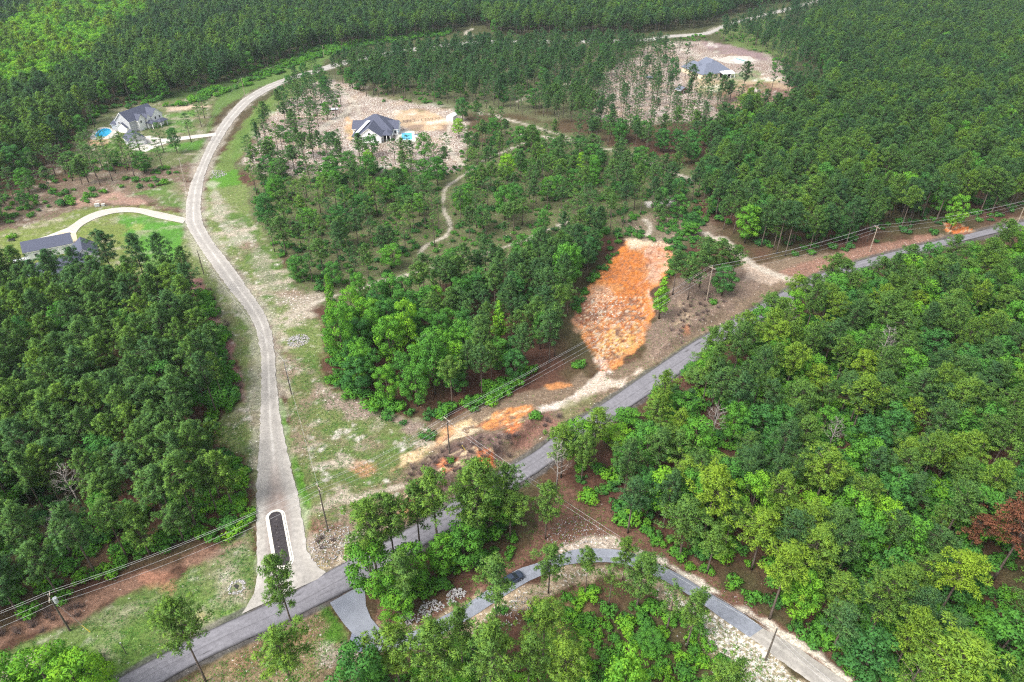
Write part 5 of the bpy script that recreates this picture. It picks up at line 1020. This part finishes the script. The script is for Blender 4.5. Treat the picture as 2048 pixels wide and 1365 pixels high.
def hip(root, x0, x1, y0, y1, h, hr, wm, rm, oh=.5, z0=-.3):
    if wm: w = MB(); w.box(x0, x1, y0, y1, z0, h); w.build('wall', wm, root)
    a0, a1, b0, b1 = x0 - oh, x1 + oh, y0 - oh, y1 + oh; W_, D_ = a1 - a0, b1 - b0; s = min(W_, D_) / 2
    if W_ >= D_: r0, r1 = (a0 + s * .98, (b0 + b1) / 2, hr), (a1 - s * .98, (b0 + b1) / 2, hr); F = [(0, 1, 5, 4), (1, 2, 5), (2, 3, 4, 5), (3, 0, 4)]
    else: r0, r1 = ((a0 + a1) / 2, b0 + s * .98, hr), ((a0 + a1) / 2, b1 - s * .98, hr); F = [(0, 1, 4), (1, 2, 5, 4), (2, 3, 5), (3, 0, 4, 5)]
    r = MB(); r.add([(a0, b0, h), (a1, b0, h), (a1, b1, h), (a0, b1, h), r0, r1], F); r.box(a0, a1, b0, b1, h - .2, h - .003)
    return r.build('roof', rm, root)
def opening(root, x, y, z, w, h, face, name='window', m='glass'):
    """face: f front (-y), r right (+x), l left (-x)"""
    f = MB(); p = MB(); t = .12
    if face == 'f': f.box(x - w / 2 - t, x + w / 2 + t, y - .06, y, z - t, z + h + t); p.box(x - w / 2, x + w / 2, y - .09, y - .055, z, z + h)
    else:
        s = 1 if face == 'r' else -1; a, b = sorted((x, x + s * .06)); f.box(a, b, y - w / 2 - t, y + w / 2 + t, z - t, z + h + t); a, b = sorted((x + s * .055, x + s * .09)); p.box(a, b, y - w / 2, y + w / 2, z, z + h)
    o = f.build(name, M['white'], root); p.build('pane' if m == 'glass' else 'panel', M[m], o)
def column(root, x, y, h, m='white'): b = MB(); b.box(x - .16, x + .16, y - .16, y + .16, -.1, h); b.build('porch_column', M[m], root)
def plate(root, name, Q, m, th=.15):
    b = MB(); b.add(Q + [(x, y, z - th) for x, y, z in Q], [(0, 1, 2, 3), (7, 6, 5, 4), (0, 4, 5, 1), (1, 5, 6, 2), (2, 6, 7, 3), (3, 7, 4, 0)]); return b.build(name, m, root)
D_ = math.radians
# white farmhouse
r = empty('farmhouse', G(740, 287)); tag(r, 'white farmhouse with dark hipped roof and a front gable on pale sandy ground', 'house')
gable(r, -6, 6, 0, 16, 3.6, 7.8, 'y', M['white'], M['shingle'])
gable(r, -11.5, 13, 14, 24, 3.4, 6.4, 'x', M['white'], M['shingle'])
hip(r, -8.5, 10.2, 9.5, 27, 4.0, 10.2, M['white'], M['shingle'])
hip(r, 6.3, 10.5, 3.5, 11, 3.3, 4.6, None, M['shingle']); [column(r, x, 3.3, 3.1) for x in (6.6, 8.5, 10.4)]; column(r, 10.4, 7, 3.1)
MB().box(6.2, 10.2, 7.2, 9.4, 0, 3.1).build('porch_shade_panel', M['dark'], r)  # near black box stands in for the shade inside the porch
hip(r, -9.4, -6.3, 2.5, 9, 3.0, 4.0, None, M['shingle']); [column(r, -9.2, y, 2.9) for y in (2.6, 5.6, 8.6)]; MB().box(-8.0, -6.1, 3, 9, 0, 2.8).build('entry_wall', M['white'], r)
plate(r, 'dormer_roof', [(-7.9, 3.6, 4.4), (-5.9, 3.2, 4.9), (-1.0, 12.6, 8.3), (-3.2, 13.6, 7.9)], M['metal'])
for x in (-3, 0, 3): opening(r, x, 0, 1.0, 1.1, 1.6, 'f')
opening(r, 0, 0, 4.6, .9, .9, 'f', 'gable_vent', 'dark'); opening(r, 13, 17, 1, 1.1, 1.5, 'r'); opening(r, -11.5, 19, 1, 1.2, 1.5, 'l'); opening(r, -10, 14, 1, 1.2, 1.5, 'f'); opening(r, 11.6, 14, 1, 1.2, 1.5, 'f')
# grey two storey house
r = empty('grey_house', G(237, 263), D_(-19)); tag(r, 'grey two storey house with steep dark roofs and white trim beside a kidney pool', 'house')
gable(r, 0, 9.5, 0, 20, 6.1, 10.4, 'y', M['grey'], M['shingle'])
gable(r, 5, 13, 13, 20.6, 5.9, 9.3, 'x', M['white'], M['shingle']); gable(r, 1.6, 7.9, -1.2, 3, 3.0, 5.2, 'y', M['white'], M['shingle'], .3); gable(r, 8, 12.2, 9.9, 12.6, 5.4, 7.4, 'x', M['white'], M['shingle'], .3); gable(r, 6, 11.2, 4.8, 9.4, 5.8, 8.3, 'x', M['white'], M['shingle'])
gable(r, -9, -.1, 8, 17, 3.2, 6.0, 'x', M['grey'], M['shingle']); gable(r, -4.6, -.1, .6, 7.6, 3.4, 5.0, 'x', M['grey'], M['shingle'])
hip(r, 9.6, 15.5, 9.6, 12.9, 3.1, 4.5, None, M['shingle']); gable(r, 13.2, 14.2, 14.5, 19, 2.6, 2.9, 'x', M['white'], M['shingle'])
[column(r, x, y, 3.0) for x, y in ((15.3, 9.8), (12.6, 9.6), (15.3, 12.7), (16.8, 14.4), (16.8, 19))]; hip(r, 14.4, 17, 14.2, 19.3, 3.0, 4.3, None, M['shingle'])
for z in (1, 4): [opening(r, x, 0, z, 1, 1.3, 'f') for x in (2.4,)]
for y in (6.5, 15.2, 18.4): opening(r, 13 if y > 10 else 11.2, y, 3.9, .9, 1.3, 'r')
opening(r, -6.5, 8, .9, 1.6, 1.5, 'f'); opening(r, -3, 8, .9, 1.2, 1.5, 'f')
g = empty('garage', G(253, 287), D_(-50)); tag(g, 'angled grey garage wing with dark roof in front of the grey house', 'garage')
gable(g, -1, 8.2, -.5, 8, 3.2, 6.2, 'x', M['grey'], M['shingle']); [opening(g, 8.2, y, 0, 2.6, 2.4, 'r', 'garage_door', 'white') for y in (1.7, 5.6)]; opening(g, 3, -.5, 1, 1, 1.2, 'f')
# cream house
r = empty('cream_house', G(1405, 160), D_(24)); tag(r, 'cream brick house with large slate blue hipped roof at the top right clearing', 'house')
hip(r, 0, 25, 0, 15, 3.3, 8.8, M['tan'], M['shingle2']); hip(r, 1.5, 12, 9, 27, 3.3, 8.2, M['tan'], M['shingle2']); hip(r, 12.5, 24, 9, 28, 3.2, 9.4, M['tan'], M['shingle2']); hip(r, 15, 28, 12, 22, 3.2, 7.6, M['tan'], M['shingle2'])
plate(r, 'porch_roof', [(14.2, -4.2, 3.0), (24.6, -4.2, 3.0), (24.6, .6, 4.3), (14.2, .6, 4.3)], M['metal']); [column(r, x, -3.9, 2.9) for x in (14.6, 17.8, 21, 24.2)]
MB().box(14.6, 24, -.12, -.02, .1, 2.8).build('porch_shade_panel', M['dark'], r); [opening(r, x, 0, .9, 1.1, 1.6, 'f') for x in (3, 7.5, 12)]; opening(r, 0, 6, .9, 1.1, 1.5, 'l')  # dark sheet on the wall paints the shade under the porch roof
# long garage and house half hidden by pines
r = empty('long_garage', G(54, 523), D_(31)); tag(r, 'long white outbuilding with dark roof at the end of the concrete driveway', 'garage')
gable(r, 0, 15.5, 0, 9.5, 3.4, 5.6, 'x', M['white'], M['shingle'], .3); opening(r, 3.5, 0, 1, 1, 1.2, 'f'); opening(r, 8, 0, 1, 1, 1.2, 'f')
opening(r, 15.5, 3, 0, 2.6, 2.5, 'r', 'garage_door', 'grey')
r = empty('hidden_house', G(62, 580), D_(31)); tag(r, 'white house with dark roof mostly hidden behind tall dark pines', 'house')
hip(r, 0, 20, 0, 13, 3.1, 6.6, M['white'], M['shingle']); gable(r, 14, 22, 10, 21, 3.2, 6.4, 'y', M['white'], M['shingle']); [opening(r, x, 0, 1, 1.1, 1.4, 'f') for x in (3, 8, 13, 17)]
# sheds
r = empty('white_shed', G(902, 241), D_(-25)); tag(r, 'small white metal shed beside the dark round tree', 'shed'); gable(r, -2, 2, -1.5, 4, 2.4, 3.6, 'y', M['white'], M['metal'], .15); opening(r, 0, -1.5, 0, 1.4, 1.9, 'f', 'door', 'metal')
r = empty('brown_shed', G(1368, 188), D_(35)); tag(r, 'small brown board shed with grey roof below the cream house', 'shed'); gable(r, -3.6, 3.4, 0, 4.6, 2.5, 4.0, 'y', M['brown'], M['shingle2'], .3); opening(r, 0, 0, 0, 1.4, 2, 'f', 'door', 'dark')
# parked flat trailer and travel gear
def trailer(x, y, rz, lab):
    r = empty('utility_trailer', G(x, y), rz); tag(r, lab, 'trailer'); MB().box(-2.6, 2.6, -1.05, 1.05, .55, .72).build('deck', M['metal'], r); MB().box(-2.6, 2.6, 1.0, 1.08, .73, 1.1).build('side_rail', M['steel'], r)
    for sx in (-.5, .5):
        for sy in (-1.2, 1.2): MB().tube([(sx, sy - .1, .35), (sx, sy + .1, .35)], .34, 12).build('wheel', M['tyre'], r)
    MB().tube([(2.6, 0, .6), (3.8, 0, .5)], .06, 5).build('tow_bar', M['steel'], r)
trailer(667, 221, .25, 'flat pale trailer parked among the pines by the farmhouse drive'); trailer(44, 524, .55, 'loaded trailer parked at the left end of the long white outbuilding')
# ---------------------------------------------------------------- pools
def pool(name, deck, water, lab, sm, wm='water'):
    c = np.mean(GW(deck), 0); r = empty(name, (c[0], c[1], 0)); tag(r, lab, 'swimming pool')
    for nm, pts, z, m in (('deck', deck, .16, M['concrete']), ('water', water, .185, M[wm])):
        P = GW(pts) - c; slab(nm, P.tolist(), z, m, .2 if nm == 'deck' else .02, None, r, sm)
    P = smooth(GW(water) - c, True, 6) if sm else GW(water) - c; q = MB(); q.tube([(a, b, .19) for a, b in list(P) + [P[0]]], .13, 5); q.build('coping', M['white'], r)
    return r
pool('kidney_pool', [(181,279),(190,262),(205,255),(222,257),(232,264),(236,272),(224,276),(212,279)], [(190,274),(195,264),(207,258),(220,259),(224,264),(217,271),(208,275)], 'blue kidney shaped pool with pale deck beside the grey house', True)
pr = pool('rectangular_pool', [(790,284),(792,264),(800,262),(829,263),(832,284),(826,286)], [(802,281),(803,267),(824,267),(825,281)], 'rectangular blue pool with white deck right of the farmhouse', False)
r = empty('hot_tub', G(832, 273)); tag(r, 'grey covered hot tub at the right end of the rectangular pool', 'hot tub'); MB().box(-1.2, 1.6, -1.3, 1.3, .15, .8).build('shell', M['white'], r); MB().box(-1, 1.4, -1.1, 1.1, .81, .9).build('cover', M['shingle2'], r)
r = pool('small_far_pool', [(1462,122),(1470,116),(1494,119),(1497,126),(1478,128)], [(1469,119),(1475,117),(1491,122),(1488,124.5)], 'small greenish pool on the white apron behind the cream house', False, 'palewater')
r = empty('trampoline', G(1299, 157)); tag(r, 'round grey blue trampoline on the pale ground left of the cream house', 'trampoline')
MB().tube([(0, 0, .85), (0, 0, .9)], 3.0, 20).build('mat', M['shingle2'], r); [MB().tube([(2.9 * math.cos(a), 2.9 * math.sin(a), 0), (2.9 * math.cos(a), 2.9 * math.sin(a), .85)], .05, 5).build('leg', M['steel'], r) for a in np.arange(6) * 1.047]
for i, (x, y) in enumerate([(195, 413), (207, 412)]):
    r = empty('utility_cabinet', G(x, y), .3); tag(r, ['larger pale utility cabinet beside the concrete driveway', 'smaller grey utility cabinet beside the concrete driveway'][i], 'utility box'); MB().box(-.9 + i * .3, .9 - i * .3, -.6, .6, -.05, 1.1 - .3 * i).build('cabinet', M['steel'], r); MB().box(-1 + i * .3, 1 - i * .3, -.7, .7, 1.12 - .3 * i, 1.2 - .3 * i).build('lid', M['concrete'], r)
r = empty('garden_bench', G(24, 483), .2); tag(r, 'small dark bench on the left lawn', 'bench'); MB().box(-1.1, 1.1, -.3, .3, .42, .5).build('seat', M['dark'], r); MB().box(-1.1, 1.1, .3, .38, .5, 1.0).build('backrest', M['dark'], r); [MB().box(x - .05, x + .05, -.25, .3, -.02, .42).build('leg', M['dark'], r) for x in (-1, 1)]

# ---------------------------------------------------------------- fences
def fence(name, a, b, n, lab, m, rails=(.45, .85, 1.2)):
    p = G(*a); q = G(*b); r = empty(name, p); tag(r, lab, 'fence'); d = (q - p); d.z = 0
    for i in range(n + 1): c = d * (i / n); MB().box(c.x - .09, c.x + .09, c.y - .09, c.y + .09, -.1, 1.35).build('post', m, r)
    for z in rails: MB().tube([(0, 0, z), (d.x, d.y, z)], .06, 4).build('rail', m, r)
fence('board_fence', (-30, 552), (52, 524), 8, 'brown three rail fence left of the long white outbuilding', M['brown'])
fence('yard_fence', (793, 247), (879, 239), 12, 'low dark yard fence behind the rectangular pool', M['pole'], (.5, 1.1))
fence('rail_fence', (1372, 96), (1397, 91), 5, 'dark rail fence along the far drive of the cream house', M['pole']); fence('rail_fence', (1332, 101), (1361, 97), 5, 'dark rail fence at the left side of the far drive', M['pole'])

# ---------------------------------------------------------------- power line
TOPS = {}
def pole(key, base, top, m, arms, along, lab, transformer=False, guard=False):
    p = G(*base); hh = tall(base, top); r = empty('utility_pole', p, along); tag(r, lab, 'utility pole'); b = MB(); b.tube([(0, 0, -.6), (0, 0, hh * .5), (0, 0, hh)], [.19, .16, .12], 8); b.build('shaft', m, r)
    if arms:
        MB().box(-.07, .07, -1.25, 1.25, hh - .75, hh - .6).build('crossarm', M['polelight'], r)
        for y in (-1.1, 1.1): MB().tube([(0, y, hh - .6), (0, y, hh - .3)], [.07, .04], 6).build('insulator', M['steel'], r)
    MB().tube([(0, 0, hh - .02), (0, 0, hh + .28)], [.07, .04], 6).build('insulator', M['steel'], r)
    if transformer: MB().tube([(.5, .1, hh - 2.6), (.5, .1, hh - 1.4)], .36, 12).build('transformer', M['steel'], r)
    if guard:
        MB().tube([(0, 0, hh - 1.2), (3.4, -2.2, 0)], .02, 4).build('guy_wire', M['wire'], r); MB().tube([(2.6, -1.68, hh * .19), (3.35, -2.17, .1)], .07, 5).build('guy_guard', M['yellow'], r)
    TOPS[key] = (p, hh, along); return r
def ang(a, b): p, q = G(*a), G(*b); return math.atan2(q.y - p.y, q.x - p.x)
B = {'P0': (-370,1450), 'P1': (140,1262), 'P2': (656,1061), 'P3': (899,908), 'P4': (1413,601), 'P5': (1739,504), 'P6': (2035,446), 'PX': (2330,385)}
MAIN = list(B)
for k, top, m, tr, lab in [('P0', 1378, 'pole', False, 'utility pole beyond the left edge'), ('P1', 1190, 'pole', True, 'dark utility pole with transformer and guy wires at the lower left wood'), ('P2', 970, 'pole', False, 'tall dark utility pole beside the planting island'),
 ('P3', 835, 'pole', False, 'dark utility pole on the clay bank where the service line turns off'), ('P4', 533, 'polelight', False, 'pale weathered utility pole beside the clay pit clump'), ('P5', 452, 'polelight', False, 'pale utility pole beside the county road in the upper right'),
 ('P6', 402, 'polelight', False, 'pale utility pole at the right edge of the photo'), ('PX', 345, 'polelight', False, 'pale utility pole beyond the right edge')]:
    if k in ('P0', 'PX'):
        p = G(*B[k]); TOPS[k] = (p, 11.5, ang(B['P0'], B['P1']) if k == 'P0' else ang(B['P6'], B['PX'])); continue
    pole(k, B[k], top, M[m], True, ang(B[MAIN[MAIN.index(k) - 1]], B[MAIN[MAIN.index(k) + 1]]), lab, tr, k in ('P1', 'P3'))
SIDE = [('Q1', (583,789), 723, 'dark pole beside the straight gravel road'), ('Q2', (408,549), 500, 'dark pole at the gravel road near the bright lawn'), ('Q3', (371,364), 317, 'pale pole left of the gravel road bend'), ('Q4', (490,193), 155, 'pale pole on the grass verge of the upper gravel road'), ('Q5', (648,113), 91, 'far pole on the verge of the upper gravel road')]
for k, b, t, lab in SIDE: pole(k, b, t, M['pole' if k < 'Q3' else 'polelight'], False, 0, lab)
pole('S1', (1531,1321), 1257, M['pole'], False, 0, 'dark service pole where the pavement ends'); pS = G(1760, 1500); TOPS['S2'] = (pS, 9, 0)
def wire(keys, off, drop, sag, lab, rad=.02):
    pts = []
    for i, k in enumerate(keys):
        p, hh, al = TOPS[k]; q = p + Vector((-math.sin(al) * off, math.cos(al) * off, hh - drop))
        if i:
            a = pts[-1]
            for j in range(1, 13): t = j / 12; pts.append(a.lerp(q, t) - Vector((0, 0, 4 * sag * t * (1 - t))))
        else: pts.append(q)
    b = MB(); b.tube([p - pts[0] for p in pts], rad, 5); o = b.build('power_line_wire', M['wire']); o.location = pts[0]; tag(o, lab, 'wire')
wire(MAIN, 0, -.25, 1.4, 'topmost wire of the power line along the county road'); wire(MAIN, 1.1, .3, 1.5, 'crossarm wire on the wood side of the power line along the county road')
wire(MAIN, -1.1, .3, 1.5, 'crossarm wire on the road side of the power line along the county road'); wire(MAIN, .15, 2.7, 1.9, 'lowest neutral wire of the power line along the county road')
wire(['P2'] + [s[0] for s in SIDE], 0, .1, 1.2, 'single wire following the gravel road from pole to pole', .018)
wire(['P3', 'S1', 'S2'], 0, .9, 1.5, 'upper service wire crossing the county road to the paved lane'); wire(['P3', 'S1', 'S2'], .35, 2.0, 1.9, 'lower service wire crossing the county road to the paved lane')
# roadside posts and mailbox
r = empty('mailbox', G(544, 1264), D_(-60)); tag(r, 'dark mailbox on a post at the lower verge of the county road', 'mailbox'); MB().box(-.06, .06, -.06, .06, -.1, 1.1).build('post', M['brown'], r); MB().box(-.28, .28, -.12, .12, 1.1, 1.4).build('box', M['dark'], r); MB().box(-.1, -.06, .125, .15, 1.2, 1.5).build('flag', M['red'], r)
r = empty('marker_post', G(253, 1309)); tag(r, 'thin dark marker post standing in the grass left of the lone pines', 'post'); MB().tube([(0, 0, -.2), (0, 0, 3.4)], .07, 6).build('shaft', M['pole'], r); MB().box(-.12, .12, -.05, .05, 3.35, 3.6).build('cap', M['steel'], r)

# ---------------------------------------------------------------- the dark car on the lane
def car():
    a = G(985, 1190); b = G(1043, 1156); c = G(1025, 1163); r = empty('parked_car', (c.x, c.y, .02), math.atan2(b.y - a.y, b.x - a.x)); tag(r, 'dark blue sport utility car driving on the paved lane half under a pine', 'car')
    def loft(secs, name, m):
        V = []; F = []; n = len(secs[0])
        for s in secs: V += s
        for i in range(len(secs) - 1):
            for k in range(n): F.append((i * n + k, i * n + (k + 1) % n, (i + 1) * n + (k + 1) % n, (i + 1) * n + k))
        F += [tuple(range(n))[::-1], tuple((len(secs) - 1) * n + k for k in range(n))]; return new_obj(name, V, F, m, r)
    def sec(x, w, z0, z1, c=.12): return [(x, -w, z0), (x, w, z0), (x, w + .02, z1 - c), (x, w - c, z1), (x, -w + c, z1), (x, -w - .02, z1 - c)]
    loft([sec(-2.35, .80, .45, .95), sec(-2.25, .90, .32, 1.05), sec(-1.2, .94, .28, 1.08), sec(.9, .94, .28, 1.06), sec(1.9, .90, .30, .98), sec(2.3, .78, .42, .80)], 'body', M['paint'])
    loft([sec(-2.15, .74, 1.04, 1.12, .05), sec(-1.85, .70, 1.05, 1.62), sec(.1, .68, 1.06, 1.66), sec(1.05, .76, 1.04, 1.10, .04)], 'cabin', M['glass']); loft([sec(-1.75, .66, 1.66, 1.72, .05), sec(.05, .64, 1.66, 1.73, .05)], 'roof', M['paint'])
    for x in (-1.45, 1.45):
        for y in (-.86, .86):
            w = MB().tube([(x, y - .12, .34), (x, y + .12, .34)], .34, 14).build('wheel', M['tyre'], r); MB().tube([(x, y - .13, .34), (x, y + .13, .34)], .18, 10).build('rim', M['steel'], w)
    for y in (-.6, .6): MB().box(2.2, 2.33, y - .16, y + .16, .62, .76).build('headlight', M['lamp'], r); MB().box(-2.37, -2.28, y - .14, y + .14, .75, .95).build('taillight', M['red'], r)
    for y in (-1.02, 1.02): MB().box(.75, .92, y - .08, y + .08, 1.02, 1.16).build('wing_mirror', M['paint'], r)
car()

# ---------------------------------------------------------------- stones and weeds
def stones(name, x, y, rad, n, size, lab, ringr=0):
    rng = np.random.default_rng(int(x)); c = G(x, y); b = MB()
    for _ in range(n):
        an = rng.uniform(0, 6.28); rr = rad * math.sqrt(rng.random()) if not ringr else rad * rng.uniform(ringr, 1); X, Y = c.x + rr * math.cos(an), c.y + rr * math.sin(an)
        if road_dist(np.array([X]), np.array([Y]))[0] < .3: continue
        z = float(height(np.array([X]), np.array([Y]))[0]) + (max(0, 1 - rr / rad) * .35 if not ringr else 0); s = size * rng.uniform(.5, 1.3); q = Matrix.Rotation(rng.uniform(0, 3), 3, Vector(unit(rng.normal(size=3))))
        V = [Vector(v) * s for v in ((1, 0, 0), (-.9, .1, 0), (0, .8, .1), (.1, -.9, 0), (0, 0, .6), (0, .1, -.6))]; b.add([(X + (q @ v).x - c.x, Y + (q @ v).y - c.y, z + (q @ v).z + s * .2 - c.z) for v in V], [(0, 2, 4), (2, 1, 4), (1, 3, 4), (3, 0, 4), (2, 0, 5), (1, 2, 5), (3, 1, 5), (0, 3, 5)])
    o = b.build(name, M['stone']); o.location = c; tag(o, lab, 'rocks', kind='stuff')
stones('rock_pile', 863, 1224, 2.6, 260, .24, 'middle pile of white rocks on the red slope above the lane'); stones('rock_pile', 915, 1198, 2.2, 220, .24, 'right pile of white rocks on the red slope above the lane')
stones('rock_pile', 817, 1248, 2.2, 180, .24, 'left pile of white rocks above the lane'); stones('rock_pile', 596, 682, 3.4, 320, .24, 'grey rock pile right of the gravel road curve')
stones('rock_ring', 473, 1175, 1.7, 110, .22, 'ring of pale rocks in the grass left of the gravel mouth', .65); stones('scattered_rocks', 668, 1092, 5.5, 380, .18, 'white rocks scattered round the brush by the tall dark pole')
stones('scattered_rocks', 1155, 1082, 6.5, 420, .14, 'white stones scattered above the lane bend'); stones('scattered_rocks', 1010, 1212, 5, 260, .16, 'white stones scattered below the lane')
stones('scattered_rocks', 427, 350, 6, 300, .25, 'grey rocks tipped at the gravel road bend'); stones('scattered_rocks', 1440, 1260, 9, 500, .13, 'white stones on the sandy verge by the service pole')
def weeds(name, polys, n, size, tint, lab):
    rng = np.random.default_rng(len(name)); PP = []; VV = []; NN = []
    for pts, sh in polys:
        P = GW(pts); x0, y0 = P.min(0); x1, y1 = P.max(0); m = int(n * sh * 3); X = rng.uniform(x0, x1, m); Y = rng.uniform(y0, y1, m); k = inside(X, Y, P) & (road_dist(X, Y) > .3) & (fbm(X, Y, 5, 401, 4) + rng.uniform(-.3, .3, m) > .52); X, Y = X[k], Y[k]
        Z = height(X, Y); q = len(X); 
        for _ in range(5):
            d = rng.normal(size=(q, 3)); d[:, 2] = np.abs(d[:, 2]) + .5; d = unit(d); s = size * rng.uniform(.5, 1.4, (q, 1)); base = np.stack([X, Y, Z], 1) + rng.normal(size=(q, 3)) * np.array([.15, .15, 0]); sd_ = unit(np.cross(d, rng.normal(size=(q, 3)))) * s * .28
            PP.append(np.stack([base - sd_, base + sd_, base + d * s], 1)); NN.append(unit(d * .4 + np.array([0, 0, 1.]))); VV.append(rng.random(q))
    e = foliage_obj(name, np.concatenate(PP), np.concatenate(VV), np.concatenate(NN), M['hard'], None); e['tint'] = tint; tag(e, lab, 'weeds', kind='stuff')
weeds('field_weeds', [([(556,700),(640,730),(720,800),(860,850),(850,920),(780,1030),(720,1100),(655,1146),(600,1000)], 1.0), ([(-60,1320),(160,1245),(330,1165),(490,1085),(512,1195),(328,1310),(150,1412),(-60,1500)], .8), ([(410,400),(500,440),(640,640),(640,740),(560,700),(490,560)], .5), ([(440,870),(520,800),(515,1100),(500,1190),(440,1190)], .4)], 6500, .2, .35, 'low weeds dotted over the grassy openings')
weeds('verge_weeds', [([(850,1288),(1043,1173),(1210,1126),(1325,1162),(1500,1276),(1780,1500),(1500,1500),(1320,1200),(1110,1190)], 1.0), ([(330,1372),(581,1238),(655,1208),(700,1290),(500,1500),(200,1500)], .8), ([(728,1165),(870,1215),(1120,960),(1340,1095),(1540,1240),(1350,1143),(1165,1095),(834,1258)], .5), ([(860,1000),(1000,860),(1200,740),(1350,600),(1500,560),(1350,700),(1070,900)], .6), ([(1080,1200),(1160,1180),(1190,1400),(1080,1400)], .6)], 6500, .21, .6, 'sparse weeds on the sandy verges and cut banks')
slab('stone_culvert', [(466,1172),(472,1168),(479,1172),(474,1179)], .02, M['dark'], .3)

# ---------------------------------------------------------------- air
hz = MB(); hz.box(-5700, 5700, -450, 6100, -2.6, 119); ho = hz.build('haze', bpy.data.materials.new('haze air')); hm = ho.data.materials[0]; hm.use_nodes = True; hN = hm.node_tree; hN.nodes.clear()
ov = hN.nodes.new('ShaderNodeOutputMaterial'); pv = hN.nodes.new('ShaderNodeVolumePrincipled'); pv.inputs['Color'].default_value = (0.80, 0.90, 0.95, 1); pv.inputs['Density'].default_value = HAZE; pv.inputs['Anisotropy'].default_value = 0.2
hN.links.new(pv.outputs[0], ov.inputs['Volume']); tag(ho, kind='stuff')
